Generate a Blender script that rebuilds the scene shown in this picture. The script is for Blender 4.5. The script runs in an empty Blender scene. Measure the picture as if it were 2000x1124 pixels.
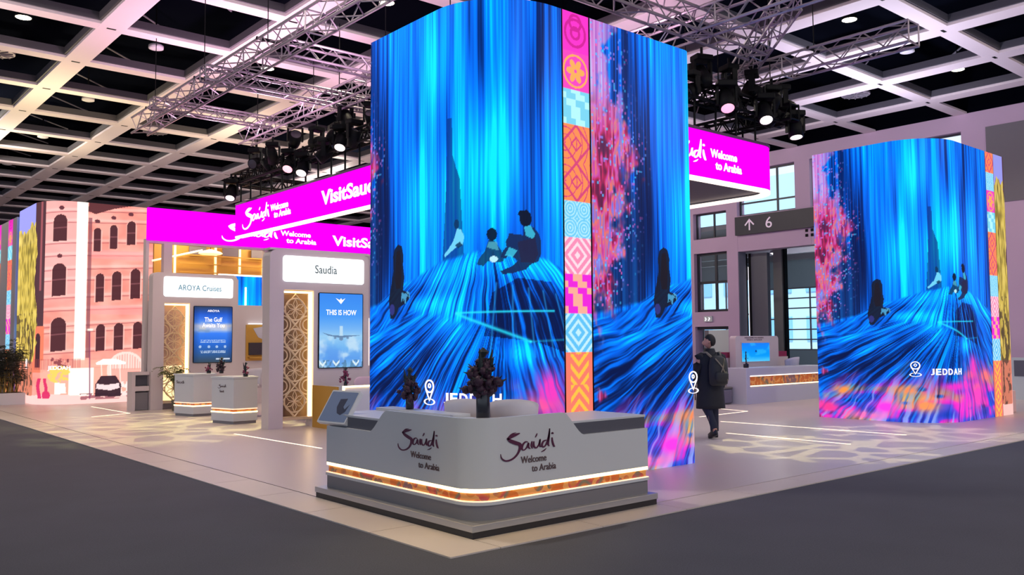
import bpy, bmesh, math, random
import numpy as np
from mathutils import Vector, Matrix
random.seed(7)
S = bpy.context.scene
PI = math.pi

# ---------------------------------------------------------------- camera, world, light, exposure
CAM_F = 1703.7            # focal length in pixels of the 2000-pixel wide frame
YAW, PITCH, ROLL, CAM_H = 0.8637, 0.0621, -0.0067, 1.68
def make_camera():
    f = Vector((math.cos(YAW)*math.cos(PITCH), math.sin(YAW)*math.cos(PITCH), math.sin(PITCH)))
    r0 = Vector((math.sin(YAW), -math.cos(YAW), 0)); u0 = r0.cross(f)
    c, s = math.cos(ROLL), math.sin(ROLL)
    r = c*r0 + s*u0; u = -s*r0 + c*u0
    cd = bpy.data.cameras.new('camera'); cd.sensor_width = 36; cd.sensor_fit = 'HORIZONTAL'
    cd.lens = 36*CAM_F/2000; cd.clip_end = 300; cd.clip_start = 0.05
    o = bpy.data.objects.new('camera', cd); S.collection.objects.link(o)
    m = Matrix.Identity(4)
    for i in range(3):
        m[i][0], m[i][1], m[i][2] = r[i], u[i], -f[i]
    m[2][3] = CAM_H
    o.matrix_world = m; S.camera = o
make_camera()
w = bpy.data.worlds.new('hall_daylight'); S.world = w; w.use_nodes = True
bg = w.node_tree.nodes['Background']
bg.inputs[0].default_value = (0.74, 0.84, 1.0, 1); bg.inputs[1].default_value = 1.35
sun_d = bpy.data.lights.new('sun', 'SUN'); sun_d.energy = 3.2; sun_d.color = (0.86, 0.95, 1.0); sun_d.angle = 0.02   # daylight outside, added to brighten the building across the yard
sun_o = bpy.data.objects.new('sun', sun_d); S.collection.objects.link(sun_o); sun_o.rotation_euler = Vector((0.62, 0.18, -0.76)).to_track_quat('-Z', 'Y').to_euler()
S.view_settings.view_transform = 'Standard'; S.view_settings.look = 'None'
S.view_settings.gamma = 1; S.view_settings.exposure = 0.0; S.view_settings.use_curve_mapping = False
S.cycles.max_bounces = 6; S.cycles.diffuse_bounces = 3; S.cycles.glossy_bounces = 3
S.cycles.transparent_max_bounces = 8; S.cycles.sample_clamp_indirect = 6
S.cycles.use_denoising = True; S.cycles.caustics_reflective = False; S.cycles.caustics_refractive = False

# ---------------------------------------------------------------- helpers
def lin(c):
    return tuple((x/12.92 if x <= 0.04045 else ((x+0.055)/1.055)**2.4) for x in c)
def rgb(r, g, b): return lin((r/255, g/255, b/255))
def mat(name, col, rough=0.5, metal=0.0, emit=None, strength=0.0, vary=0.0, vscale=6.0, bump=0.0, bscale=60.0, alpha=1.0, spec=0.5, transmission=0.0):
    m = bpy.data.materials.new(name); m.use_nodes = True
    nt = m.node_tree; b = nt.nodes['Principled BSDF']
    b.inputs['Base Color'].default_value = (*col, 1); b.inputs['Roughness'].default_value = rough
    b.inputs['Metallic'].default_value = metal; b.inputs['Specular IOR Level'].default_value = spec
    if transmission: b.inputs['Transmission Weight'].default_value = transmission
    if alpha < 1: b.inputs['Alpha'].default_value = alpha
    if emit:
        b.inputs['Emission Color'].default_value = (*emit, 1); b.inputs['Emission Strength'].default_value = strength
    if vary:
        tc = nt.nodes.new('ShaderNodeTexCoord'); n = nt.nodes.new('ShaderNodeTexNoise')
        n.inputs['Scale'].default_value = vscale; n.inputs['Detail'].default_value = 4
        nt.links.new(tc.outputs['Object'], n.inputs['Vector'])
        mx = nt.nodes.new('ShaderNodeMix'); mx.data_type = 'RGBA'
        mx.inputs[6].default_value = (*[c*(1-vary) for c in col], 1); mx.inputs[7].default_value = (*[min(1, c*(1+vary)) for c in col], 1)
        nt.links.new(n.outputs['Fac'], mx.inputs[0]); nt.links.new(mx.outputs[2], b.inputs['Base Color'])
    if bump:
        tc = nt.nodes.new('ShaderNodeTexCoord'); n = nt.nodes.new('ShaderNodeTexNoise')
        n.inputs['Scale'].default_value = bscale; nt.links.new(tc.outputs['Object'], n.inputs['Vector'])
        bp = nt.nodes.new('ShaderNodeBump'); bp.inputs['Strength'].default_value = bump
        nt.links.new(n.outputs['Fac'], bp.inputs['Height']); nt.links.new(bp.outputs['Normal'], b.inputs['Normal'])
    return m
def screen_mat(name, strength=1.0, rough=0.35):
    m = bpy.data.materials.new(name); m.use_nodes = True; nt = m.node_tree
    b = nt.nodes['Principled BSDF']; b.inputs['Base Color'].default_value = (0.004, 0.004, 0.005, 1)
    b.inputs['Roughness'].default_value = rough; b.inputs['Specular IOR Level'].default_value = 0.05
    a = nt.nodes.new('ShaderNodeAttribute'); a.attribute_name = 'led'
    nt.links.new(a.outputs['Color'], b.inputs['Emission Color']); b.inputs['Emission Strength'].default_value = strength
    return m
def stage(o, parent):
    S.collection.objects.link(o)
    if parent is not None:
        o.parent = parent
        q = parent
        off = Vector((0, 0, 0))
        while q is not None:
            off += q.location; q = q.parent
        o.location = -off + Vector(o.location)
    return o
def tag(o, label=None, cat=None, group=None, kind=None):
    if label: o['label'] = label
    if cat: o['category'] = cat
    if group: o['group'] = group
    if kind: o['kind'] = kind
    return o
def thing(name, label, cat, loc=(0, 0, 0), group=None):
    o = bpy.data.objects.new(name, None); o.empty_display_size = 0.1
    S.collection.objects.link(o); o.location = loc
    return tag(o, label, cat, group)
def copy_tree(o, parent=None):
    c = o.copy(); S.collection.objects.link(c)
    if parent is not None: c.parent = parent
    for ch in list(o.children): copy_tree(ch, c)
    return c

class MB:
    """collects shapes in world coordinates, links them as one mesh object"""
    def __init__(s): s.v = []; s.f = []
    def add(s, vs, fs):
        n = len(s.v); s.v += [tuple(p) for p in vs]; s.f += [tuple(i+n for i in f) for f in fs]; return s
    def box(s, x0, x1, y0, y1, z0, z1):
        vs = [(x0,y0,z0),(x1,y0,z0),(x1,y1,z0),(x0,y1,z0),(x0,y0,z1),(x1,y0,z1),(x1,y1,z1),(x0,y1,z1)]
        return s.add(vs, [(3,2,1,0),(4,5,6,7),(0,1,5,4),(1,2,6,5),(2,3,7,6),(3,0,4,7)])
    def prism(s, poly, z0, z1, fn=None):
        """poly: 2D outline, extruded z0..z1; fn maps (a,b,z)->xyz"""
        fn = fn or (lambda a, b, c: (a, b, c)); n = len(poly)
        vs = [fn(a, b, z0) for a, b in poly] + [fn(a, b, z1) for a, b in poly]
        fs = [tuple(range(n-1, -1, -1)), tuple(range(n, 2*n))] + [(i, (i+1) % n, n+(i+1) % n, n+i) for i in range(n)]
        return s.add(vs, fs)
    def tube(s, pts, r, n=8, caps=True):
        pts = [Vector(p) for p in pts]; rings = []
        rr = r if isinstance(r, (list, tuple)) else [r]*len(pts)
        for i, p in enumerate(pts):
            d = (pts[min(i+1, len(pts)-1)] - pts[max(i-1, 0)]).normalized()
            a = d.cross(Vector((0, 0, 1)) if abs(d.z) < 0.9 else Vector((1, 0, 0))).normalized(); b = d.cross(a)
            rings.append([p + (a*math.cos(2*PI*k/n) + b*math.sin(2*PI*k/n))*rr[i] for k in range(n)])
        vs = [q for g in rings for q in g]; fs = []
        for i in range(len(pts)-1):
            for k in range(n):
                fs.append((i*n+k, i*n+(k+1) % n, (i+1)*n+(k+1) % n, (i+1)*n+k))
        if caps: fs += [tuple(range(n-1, -1, -1)), tuple(range((len(pts)-1)*n, len(pts)*n))]
        return s.add(vs, fs)
    def lathe(s, prof, c=(0, 0, 0), n=20, axis='z'):
        vs = []; fs = []
        for r, z in prof:
            for k in range(n):
                t = 2*PI*k/n; p = (r*math.cos(t), r*math.sin(t), z)
                if axis == 'x': p = (p[2], p[0], p[1])
                if axis == 'y': p = (p[0], p[2], p[1])
                vs.append((c[0]+p[0], c[1]+p[1], c[2]+p[2]))
        for i in range(len(prof)-1):
            for k in range(n): fs.append((i*n+k, i*n+(k+1) % n, (i+1)*n+(k+1) % n, (i+1)*n+k))
        fs += [tuple(range(n-1, -1, -1)), tuple(range((len(prof)-1)*n, len(prof)*n))]
        return s.add(vs, fs)
    def ball(s, c, r, n=10, m=7, sc=(1, 1, 1)):
        prof = [(max(1e-4, r*math.sin(PI*j/m)), -r*math.cos(PI*j/m)) for j in range(m+1)]
        q = MB().lathe(prof, (0, 0, 0), n)
        return s.add([(c[0]+x*sc[0], c[1]+y*sc[1], c[2]+z*sc[2]) for x, y, z in q.v], q.f)
    def build(s, name, m, parent=None, smooth=False, bevel=0.0, seg=2, label=None):
        me = bpy.data.meshes.new(name); me.from_pydata(s.v, [], s.f); me.validate(); me.update()
        bm = bmesh.new(); bm.from_mesh(me); bmesh.ops.recalc_face_normals(bm, faces=bm.faces); bm.to_mesh(me); bm.free()
        if m: me.materials.append(m)
        if smooth:
            for p in me.polygons: p.use_smooth = True
        o = bpy.data.objects.new(name, me); stage(o, parent)
        if bevel:
            bv = o.modifiers.new('bevel', 'BEVEL'); bv.width = bevel; bv.segments = seg; bv.limit_method = 'ANGLE'; bv.angle_limit = 0.7
        if label: o['label'] = label
        return o
def B(name, m, parent, *a, **k): return MB().box(*a).build(name, m, parent, **k)

def rrect(x0, x1, y0, y1, r, n=8):
    """rounded rectangle outline, r = radius or radii (x0y0, x1y0, x1y1, x0y1)"""
    rs = r if isinstance(r, (list, tuple)) else [r]*4
    out = []
    for (cx, cy, a0), q in zip(((x0, y0, PI), (x1, y0, 1.5*PI), (x1, y1, 0), (x0, y1, 0.5*PI)), rs):
        sx = 1 if cx == x0 else -1; sy = 1 if cy == y0 else -1
        if q <= 0: out.append((cx, cy)); continue
        for k in range(n+1):
            t = a0 + 0.5*PI*k/n
            out.append((cx+sx*q+q*math.cos(t), cy+sy*q+q*math.sin(t)))
    return out

def grid_mesh(name, P, col, m, parent=None, label=None):
    """P: (ny,nx,3) points, col: (ny,nx,3) sRGB 0..1 point colours -> one emissive screen mesh"""
    ny, nx, _ = P.shape
    idx = np.arange(ny*nx).reshape(ny, nx)
    q = np.stack([idx[:-1, :-1], idx[:-1, 1:], idx[1:, 1:], idx[1:, :-1]], -1).reshape(-1, 4)
    me = bpy.data.meshes.new(name)
    me.vertices.add(ny*nx); me.vertices.foreach_set('co', P.reshape(-1).astype(np.float32))
    me.loops.add(q.size); me.loops.foreach_set('vertex_index', q.reshape(-1).astype(np.int32))
    me.polygons.add(len(q)); me.polygons.foreach_set('loop_start', np.arange(0, q.size, 4, dtype=np.int32))
    me.update(calc_edges=True)
    c = np.clip(col, 0, 1); c = np.where(c <= 0.04045, c/12.92, ((c+0.055)/1.055)**2.4)
    at = me.attributes.new('led', 'FLOAT_COLOR', 'POINT')
    at.data.foreach_set('color', np.concatenate([c, np.ones((ny, nx, 1))], -1).reshape(-1).astype(np.float32))
    me.materials.append(m); me.polygons.foreach_set('use_smooth', np.ones(len(q), dtype=bool))
    o = bpy.data.objects.new(name, me); stage(o, parent)
    if label: o['label'] = label
    return o

def lettering(s, org, xd, yd, wdt, hgt, m, parent, depth=0.006, bold=0.0, shear=0.0, name='lettering', label=None):
    """word(s) fitted to a wdt x hgt box whose lower left corner is org; raised depth along xd x yd"""
    cu = bpy.data.curves.new(name, 'FONT'); cu.body = s; cu.extrude = 0.02; cu.offset = bold; cu.shear = shear; cu.resolution_u = 3
    t = bpy.data.objects.new('tmp', cu); S.collection.objects.link(t)
    dg = bpy.context.evaluated_depsgraph_get(); me = bpy.data.meshes.new_from_object(t.evaluated_get(dg))
    bpy.data.objects.remove(t)
    co = np.zeros(len(me.vertices)*3); me.vertices.foreach_get('co', co); co = co.reshape(-1, 3)
    mn, mx = co.min(0), co.max(0); k = (co-mn)/(mx-mn)
    xd = np.array(Vector(xd).normalized()); yd = np.array(Vector(yd).normalized()); nd = np.cross(xd, yd)
    P = np.array(org) + k[:, :1]*wdt*xd + k[:, 1:2]*hgt*yd + k[:, 2:3]*depth*nd
    me.vertices.foreach_set('co', P.reshape(-1)); me.materials.clear(); me.materials.append(m); me.update(); me.name = name
    o = bpy.data.objects.new(name, me); stage(o, parent)
    if label: o['label'] = label
    return o
def smooth_path(pts, k=6):
    pts = [np.array(p, float) for p in pts]; out = []
    for i in range(len(pts)-1):
        p0, p1, p2, p3 = pts[max(i-1, 0)], pts[i], pts[i+1], pts[min(i+2, len(pts)-1)]
        for j in range(k):
            t = j/k
            out.append(0.5*((2*p1)+(-p0+p2)*t+(2*p0-5*p1+4*p2-p3)*t*t+(-p0+3*p1-3*p2+p3)*t**3))
    out.append(pts[-1]); return out
# brush strokes of the word mark, in a 365 x 210 box, y down: (x, y, half width)
WORDMARK = [
    [(58, 26, 1), (78, 16, 4), (100, 10, 1)],
    [(44, 52, 9), (70, 34, 16), (96, 26, 13), (124, 18, 4)],
    [(44, 46, 6), (66, 66, 15), (100, 84, 17), (124, 98, 15), (122, 130, 10), (104, 166, 8), (72, 192, 8), (34, 198, 7), (8, 178, 5), (1, 148, 1)],
    [(176, 84, 3), (160, 82, 6), (142, 102, 8), (138, 128, 7), (150, 138, 5), (168, 122, 5), (180, 92, 6), (180, 120, 7), (192, 134, 3)],
    [(204, 82, 4), (200, 112, 8), (206, 134, 3)],
    [(226, 58, 2), (234, 42, 5), (238, 30, 1)],
    [(216, 84, 4), (216, 118, 8), (232, 132, 6), (250, 108, 5), (258, 74, 5), (254, 112, 7), (262, 130, 3)],
    [(300, 84, 4), (280, 92, 7), (270, 116, 8), (280, 132, 6), (300, 112, 6), (318, 52, 6), (324, 4, 3), (318, 60, 8), (312, 112, 8), (320, 130, 3)],
    [(340, 70, 4), (342, 100, 8), (352, 132, 7), (360, 136, 2)],
    [(336, 44, 3), (343, 38, 8), (348, 46, 3)],
    [(266, 164, 2), (284, 156, 5), (300, 142, 1)],
]
def wordmark(org, xd, yd, wdt, hgt, m, parent, depth=0.006, fat=1.0):
    xd = Vector(xd).normalized(); yd = Vector(yd).normalized(); nd = xd.cross(yd); org = Vector(org)
    b = MB(); sx = wdt/365; sy = hgt/210
    for st in WORDMARK:
        p = smooth_path(st, 5); L = []; R = []
        for i, q in enumerate(p):
            d = p[min(i+1, len(p)-1)][:2] - p[max(i-1, 0)][:2]; d = d/(np.hypot(*d)+1e-9); nrm = np.array([-d[1], d[0]])
            h = max(0.8, q[2]*0.74*fat)
            L.append(q[:2]+nrm*h); R.append(q[:2]-nrm*h)
        n = len(L); vs = []
        for dz in (0, depth):
            for q in L+R: vs.append(org + xd*(q[0]*sx) + yd*((210-q[1])*sy) + nd*dz)
        fs = []
        for i in range(n-1):
            fs += [(i, i+1, n+i+1, n+i), (2*n+i, 3*n+i, 3*n+i+1, 2*n+i+1), (i, 2*n+i, 2*n+i+1, i+1), (n+i, n+i+1, 3*n+i+1, 3*n+i)]
        fs += [(0, n, 3*n, 2*n), (n-1, 3*n-1, 4*n-1, 2*n-1)]
        b.add(vs, fs)
    return b.build('lettering', m, parent)

# ---------------------------------------------------------------- materials
M = {}
M['beam'] = mat('painted_beam', rgb(222, 205, 212), 0.6, vary=0.05, vscale=0.4)
M['deck'] = mat('dark_deck', rgb(8, 10, 18), 0.9, spec=0.0)
M['wallpaint'] = mat('hall_wall_paint', rgb(192, 164, 194), 0.6, vary=0.03, vscale=0.3)
M['wallgrey'] = mat('grey_wall_panel', rgb(112, 106, 116), 0.6)
M['reveal'] = mat('grey_reveal', rgb(120, 124, 140), 0.6)
M['darkframe'] = mat('dark_window_frame', rgb(34, 32, 46), 0.4)
M['white'] = mat('white_laminate', rgb(206, 208, 214), 0.38)
M['boothwhite'] = mat('booth_paint', rgb(214, 200, 200), 0.45)
M['seat'] = mat('white_seat_shell', rgb(208, 202, 212), 0.4)
M['greylam'] = mat('grey_laminate', rgb(128, 124, 130), 0.4)
M['recess'] = mat('grey_recess_panel', rgb(88, 88, 100), 0.4)
M['alu'] = mat('brushed_aluminium', rgb(190, 190, 195), 0.3, metal=0.7)
M['blackplinth'] = mat('black_plinth', rgb(30, 28, 34), 0.4)
M['black'] = mat('black_metal', rgb(9, 9, 14), 0.6, spec=0.15)
M['truss'] = mat('aluminium_truss', rgb(158, 146, 158), 0.4, metal=0.4)
M['warm'] = mat('warm_light_strip', (1, 1, 1), 0.5, emit=(1.0, 0.68, 0.26), strength=3.8)
M['warmsoft'] = mat('soft_warm_strip', (1, 1, 1), 0.5, emit=(1.0, 0.50, 0.26), strength=1.15)
M['whitelit'] = mat('lit_white_panel', (1, 1, 1), 0.5, emit=(0.86, 0.95, 1.0), strength=1.25)
M['magenta'] = mat('magenta_led_fascia', (0.0, 0, 0.0), 0.9, emit=(1.0, 0.0, 1.0), strength=1.02, spec=0.0)
M['ledwhite'] = mat('white_led_lettering', (0.1, 0.1, 0.1), 0.5, emit=(1, 0.93, 1), strength=1.3)
M['plum'] = mat('plum_lettering', rgb(84, 22, 62), 0.5)
M['greytext'] = mat('grey_lettering', rgb(96, 74, 78), 0.5)
M['lamp'] = mat('lit_lamp_lens', (1, 1, 1), 0.5, emit=(1.0, 0.9, 0.62), strength=14)
M['towertop'] = mat('tower_casing', rgb(40, 44, 60), 0.5)

# ---------------------------------------------------------------- pictures shown on the LED walls
def hsh(i, j, seed):
    n = (i.astype(np.int64)*374761393 + j.astype(np.int64)*668265263 + seed*974634777) & 0xffffffff
    n = ((n ^ (n >> 13))*1274126177) & 0xffffffff
    return ((n ^ (n >> 16)) & 0xffff)/65535.0
def vn(x, y, seed=0):
    i = np.floor(x); j = np.floor(y); u = x-i; v = y-j; u = u*u*(3-2*u); v = v*v*(3-2*v)
    a = hsh(i, j, seed); b = hsh(i+1, j, seed); c = hsh(i, j+1, seed); d = hsh(i+1, j+1, seed)
    return (a*(1-u)+b*u)*(1-v) + (c*(1-u)+d*u)*v
def fbm(x, y, seed=0, o=3):
    t = 0; a = 1; n = 0
    for k in range(o): t = t + a*vn(x*2**k, y*2**k, seed+k*17); n += a; a *= 0.5
    return t/n
def sst(a, b, x):
    t = np.clip((x-a)/(b-a), 0, 1); return t*t*(3-2*t)
def ramp(t, stops):
    t = np.clip(t, 0, 1); xs = [s[0] for s in stops]
    return np.stack([np.interp(t, xs, [s[1][k]/255 for s in stops]) for k in range(3)], -1)
def mixc(img, col, m):
    col = np.array(col, float)
    if col.ndim == 1: col = col/255.0
    return img*(1-m[..., None]) + col*m[..., None]
def inpoly(A, Z, poly):
    r = np.zeros(A.shape, bool); n = len(poly)
    for i in range(n):
        (x0, y0), (x1, y1) = poly[i], poly[(i+1) % n]
        if y0 == y1: continue
        c = ((Z >= min(y0, y1)) & (Z < max(y0, y1))) & (A < (x1-x0)*(Z-y0)/(y1-y0)+x0)
        r ^= c
    return r
def ell(A, Z, a, z, ra, rz): return ((A-a)/ra)**2 + ((Z-z)/rz)**2 < 1
def gau(A, Z, a, z, ra, rz): return np.exp(-(((A-a)/ra)**2 + ((Z-z)/rz)**2))
def seg_line(A, Z, p, q, w):
    dx, dz = q[0]-p[0], q[1]-p[1]; t = np.clip(((A-p[0])*dx+(Z-p[1])*dz)/(dx*dx+dz*dz), 0, 1)
    d = np.hypot(A-p[0]-t*dx, Z-p[1]-t*dz); return np.exp(-(d/w)**2)
WATER = [(0, (4, 22, 74)), (0.22, (0, 44, 120)), (0.42, (0, 92, 222)), (0.58, (0, 122, 255)), (0.76, (0, 164, 255)), (0.92, (0, 208, 255)), (1, (10, 232, 255))]
def silhouettes(A, Z, img):
    # long haired girl standing in profile
    g = [(1.20, 1.98), (1.16, 2.22), (1.22, 2.42), (1.27, 2.60), (1.26, 2.78), (1.30, 2.88), (1.38, 2.93), (1.46, 2.90), (1.50, 2.78), (1.49, 2.66), (1.52, 2.50),
         (1.49, 2.34), (1.62, 2.30), (1.66, 2.24), (1.52, 2.16), (1.40, 2.12), (1.34, 2.04), (1.28, 1.98)]
    m = inpoly(A, Z, g); img = mixc(img, (22, 26, 44), m*0.93)
    m = inpoly(A, Z, [(1.30, 2.5), (1.34, 2.84), (1.42, 2.86), (1.46, 2.6), (1.44, 2.36), (1.33, 2.36)]); img = mixc(img, (30, 24, 34), m*0.8)
    n = fbm(A*22, Z*22, 51); m = (inpoly(A, Z, [(1.44, 2.10), (1.46, 2.34), (1.63, 2.31), (1.66, 2.2), (1.5, 2.1)]) & (n > 0.55)); img = mixc(img, (90, 190, 240), m*0.75)
    m = ell(A, Z, 1.24, 2.10, 0.06, 0.07); img = mixc(img, (60, 60, 150), m*0.7)
    # small reclining person
    m = inpoly(A, Z, [(2.36, 2.72), (2.42, 2.77), (2.50, 2.86), (2.54, 2.95), (2.56, 3.02), (2.62, 3.00), (2.66, 2.92), (2.64, 2.82), (2.56, 2.80), (2.46, 2.74), (2.38, 2.69)])
    img = mixc(img, (120, 220, 250), m*0.9)
    m = inpoly(A, Z, [(2.53, 2.82), (2.60, 2.86), (2.64, 2.82), (2.58, 2.78)]) | ell(A, Z, 2.555, 3.07, 0.035, 0.06); img = mixc(img, (10, 50, 90), m*0.85)
    # cross legged child
    m = inpoly(A, Z, [(2.82, 2.58), (2.90, 2.56), (2.95, 2.62), (3.08, 2.60), (3.14, 2.62), (3.12, 2.72), (3.06, 2.82), (3.02, 2.86), (2.96, 2.86), (2.92, 2.74), (2.84, 2.64)])
    img = mixc(img, (14, 60, 96), m*0.85)
    m = ell(A, Z, 3.0, 2.93, 0.062, 0.075); img = mixc(img, (8, 26, 50), m*0.95)
    m = ell(A, Z, 3.02, 2.64, 0.05, 0.035); img = mixc(img, (190, 240, 255), m*0.95)
    m = inpoly(A, Z, [(2.94, 2.78), (2.96, 2.84), (3.06, 2.84), (3.08, 2.74), (3.0, 2.76)]); img = mixc(img, (90, 180, 200), m*0.7)
    # seated man, arm on his knee
    g = [(3.10, 2.66), (3.13, 2.74), (3.17, 2.78), (3.16, 2.84), (3.19, 2.90), (3.20, 2.94), (3.30, 2.93), (3.38, 2.92), (3.38, 2.98), (3.42, 3.03), (3.50, 3.02), (3.56, 2.96), (3.60, 2.86), (3.60, 2.72), (3.56, 2.62), (3.46, 2.58), (3.40, 2.52), (3.26, 2.48), (3.12, 2.46), (3.10, 2.50), (3.24, 2.56), (3.30, 2.62), (3.20, 2.70), (3.16, 2.64)]
    m = inpoly(A, Z, g); img = mixc(img, (20, 40, 84), m*0.92)
    m = ell(A, Z, 3.40, 3.11, 0.075, 0.085) | inpoly(A, Z, [(3.30, 3.16), (3.33, 3.21), (3.42, 3.22), (3.47, 3.17), (3.46, 3.10), (3.36, 3.14)]); img = mixc(img, (10, 18, 40), m*0.95)
    m = inpoly(A, Z, [(3.40, 2.92), (3.38, 3.02), (3.46, 3.04), (3.52, 2.94), (3.5, 2.88), (3.44, 2.9)]) | inpoly(A, Z, [(3.15, 2.68), (3.2, 2.78), (3.3, 2.74), (3.24, 2.66)])
    img = mixc(img, (60, 190, 220), m*0.85)
    m = inpoly(A, Z, [(3.30, 2.84), (3.52, 2.9), (3.56, 2.7), (3.5, 2.6), (3.34, 2.6)]); img = mixc(img, (36, 34, 66), m*0.8)
    return img
def falls(A, Z):
    A = A + 0*Z
    jit = 0.05*(vn(A*2, Z*0.7, 3)-0.5)
    s1 = vn((A+jit)*16, Z*0.35+2, 11); s2 = vn((A+jit)*38, Z*0.5, 12); s3 = vn(A*80, Z*0.9, 13); lo = fbm(A*1.5, Z*0.35, 14)
    b = 0.50 + 0.50*(lo-0.5)*2*0.6 + 0.36*(s1-0.5) + 0.34*(s2-0.5) + 0.26*(s3-0.5)
    b += 0.34*gau(A, Z, 2.15, 5.0, 0.22, 0.7) + 0.38*gau(A, Z, 3.10, 3.9, 0.26, 0.9) + 0.30*gau(A, Z, 1.9, 3.4, 0.3, 0.8) + 0.2*gau(A, Z, 2.9, 3.6, 0.9, 0.7)
    b += 0.22*gau(A, Z, 3.9, 3.7, 0.15, 1.2)
    b -= 0.34*gau(A, Z, 2.85, 5.4, 0.14, 0.9) + 0.32*gau(A, Z, 3.55, 4.1, 0.13, 1.2) + 0.30*gau(A, Z, 0.85, 4.2, 0.30, 1.4) + 0.25*gau(A, Z, 1.05, 3.0, 0.25, 0.8) + 0.2*gau(A, Z, 2.4, 4.3, 0.1, 0.6)
    img = ramp(b, WATER)
    # dark rock gap behind the water
    m = inpoly(A, Z, [(2.33, 2.62), (2.37, 3.1), (2.40, 3.6), (2.42, 4.35), (2.49, 4.35), (2.50, 3.9), (2.55, 3.75), (2.60, 3.62), (2.66, 2.62)])
    img = mixc(img, ramp(0.2+0.2*s2, [(0, (4, 26, 80)), (1, (0, 84, 190))]), m*0.62)
    # foot of the falls: streams fan out over the slope
    hz = np.interp(A, [0, 0.35, 0.75, 1.4, 2.2, 2.9, 3.3, 3.95, 4.75], [1.95, 2.0, 2.12, 2.38, 2.62, 2.74, 2.74, 2.56, 2.25])
    hz = hz + 0.04*(vn(A*6, Z*0+1, 21)-0.5)
    low = sst(0.03, -0.03, Z-hz)
    dx, dz = A-2.95, 3.02-Z
    wob = 0.07*(fbm(A*1.7, Z*2.3, 36)-0.5)
    th = np.arctan2(dx, dz+0.35)+wob; r = np.hypot(dx, dz)
    bd = sst(1.98, 1.84, Z+0.12*np.sin(A*2.2+0.5)+0.10*(vn(A*5, Z*0, 37)-0.5))*sst(3.6, 2.9, A); th2 = np.arctan2(A-3.15, 2.45-Z)+wob*0.5; 
    def field(t): return vn(t*26, r*0.8, 31), vn(t*70+0.5*np.sin(r*5), r*1.2, 32), vn(t*140, r*2, 33)
    fa, fb_ = field(th), field(th2*1.15+3)
    f1, f2, f3 = [p_*(1-bd)+q_*bd for p_, q_ in zip(fa, fb_)]
    c = 0.38 + 0.42*(f1-0.5) + 0.60*(f2-0.5) + 0.55*(f3-0.5) + 0.3*(fbm(A*2, Z*2.4, 34)-0.5)
    c += 0.32*np.exp(-((Z-hz+0.12)/0.2)**2)*sst(1.4, 2.3, A) + 0.45*gau(A, Z, 2.45, 2.0, 0.32, 0.30) + 0.5*gau(A, Z, 3.4, 1.56, 0.28, 0.16) + 0.25*gau(A, Z, 3.7, 2.7, 0.4, 0.25)
    c += 0.22*gau(A, Z, 2.0, 2.15, 0.5, 0.1)
    c -= 0.28*gau(A, Z, 0.8, 1.2, 0.9, 0.35) + 0.22*gau(A, Z, 1.8, 2.3, 0.4, 0.12)
    c -= 0.34*(inpoly(A, Z, [(2.9, 1.75), (3.0, 2.25), (3.3, 2.42), (3.75, 2.38), (3.95, 2.05), (3.95, 1.55), (3.5, 1.68)]))*(0.6+0.6*fbm(A*9, Z*9, 35))
    imgl = ramp(c, WATER)
    imgl = mixc(imgl, (40, 230, 255), np.clip(seg_line(A, Z, (2.55, 2.02), (3.78, 2.04), 0.012)*0.9 + seg_line(A, Z, (2.55, 2.01), (3.45, 1.68), 0.02)*0.8 + seg_line(A, Z, (3.45, 1.68), (3.95, 1.70), 0.012)*0.4 + 0.0, 0, 1))
    for k in range(5):
        a0 = 3.05+0.19*k
        imgl = mixc(imgl, (40, 170, 255), 0.55*seg_line(A, Z, (a0, 2.36-0.03*k), (a0+0.08*(k-1), 1.5), 0.012))
    img = img*(1-low[..., None]) + imgl*low[..., None]
    # band of coloured flowers along the bottom
    fl = sst(1.25, 0.35, Z + 0.35*(vn(A*3, Z*4, 41)-0.5) + 0.16*np.clip(1.6-A, 0, 1.5) - 0.25*gau(A, Z*0, 4.2, 0, 0.7, 1))
    p = vn(A*3.2+7, Z*7.5, 42); q = vn(A*2.6+3, Z*6.0+4, 43); st = vn(th*60, r*0.6, 44)
    fc = ramp(q, [(0, (26, 60, 190)), (0.3, (90, 70, 220)), (0.42, (224, 40, 200)), (0.6, (255, 60, 200)), (0.72, (255, 120, 130)), (0.84, (255, 160, 90)), (1, (255, 196, 80))])
    mk = fl*sst(0.34, 0.56, p*0.75+0.25*fl+0.1)*(0.45+0.55*sst(0.25, 0.6, st))
    img = mixc(img, fc, np.clip(mk, 0, 1))
    img = mixc(img, ramp(st, [(0, (10, 60, 170)), (0.6, (60, 160, 250)), (1, (210, 200, 255))]), fl*sst(0.66, 0.78, st)*0.7)
    for (a, z, ra, rz, cc) in ((0.55, 0.62, 0.2, 0.09, (255, 150, 70)), (1.9, 0.66, 0.22, 0.08, (255, 140, 90)), (1.5, 0.3, 0.3, 0.13, (255, 60, 230)), (2.25, 0.35, 0.25, 0.12, (255, 150, 90)), (0.2, 0.25, 0.25, 0.12, (255, 60, 150)),
                           (2.9, 0.72, 0.3, 0.09, (235, 50, 200)), (3.3, 0.35, 0.3, 0.25, (255, 50, 210)), (1.0, 0.12, 0.4, 0.08, (255, 120, 190)), (3.55, 0.95, 0.25, 0.1, (255, 110, 130)), (3.9, 0.5, 0.3, 0.3, (255, 70, 190)), (3.72, 1.12, 0.22, 0.22, (240, 60, 190)), (3.35, 0.75, 0.25, 0.14, (255, 60, 200)), (4.3, 0.9, 0.3, 0.14, (255, 120, 120))):
        img = mixc(img, cc, np.clip(gau(A, Z, a, z, ra, rz)*1.2, 0, 1)*(0.5+0.5*sst(0.2, 0.55, st)))
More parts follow.
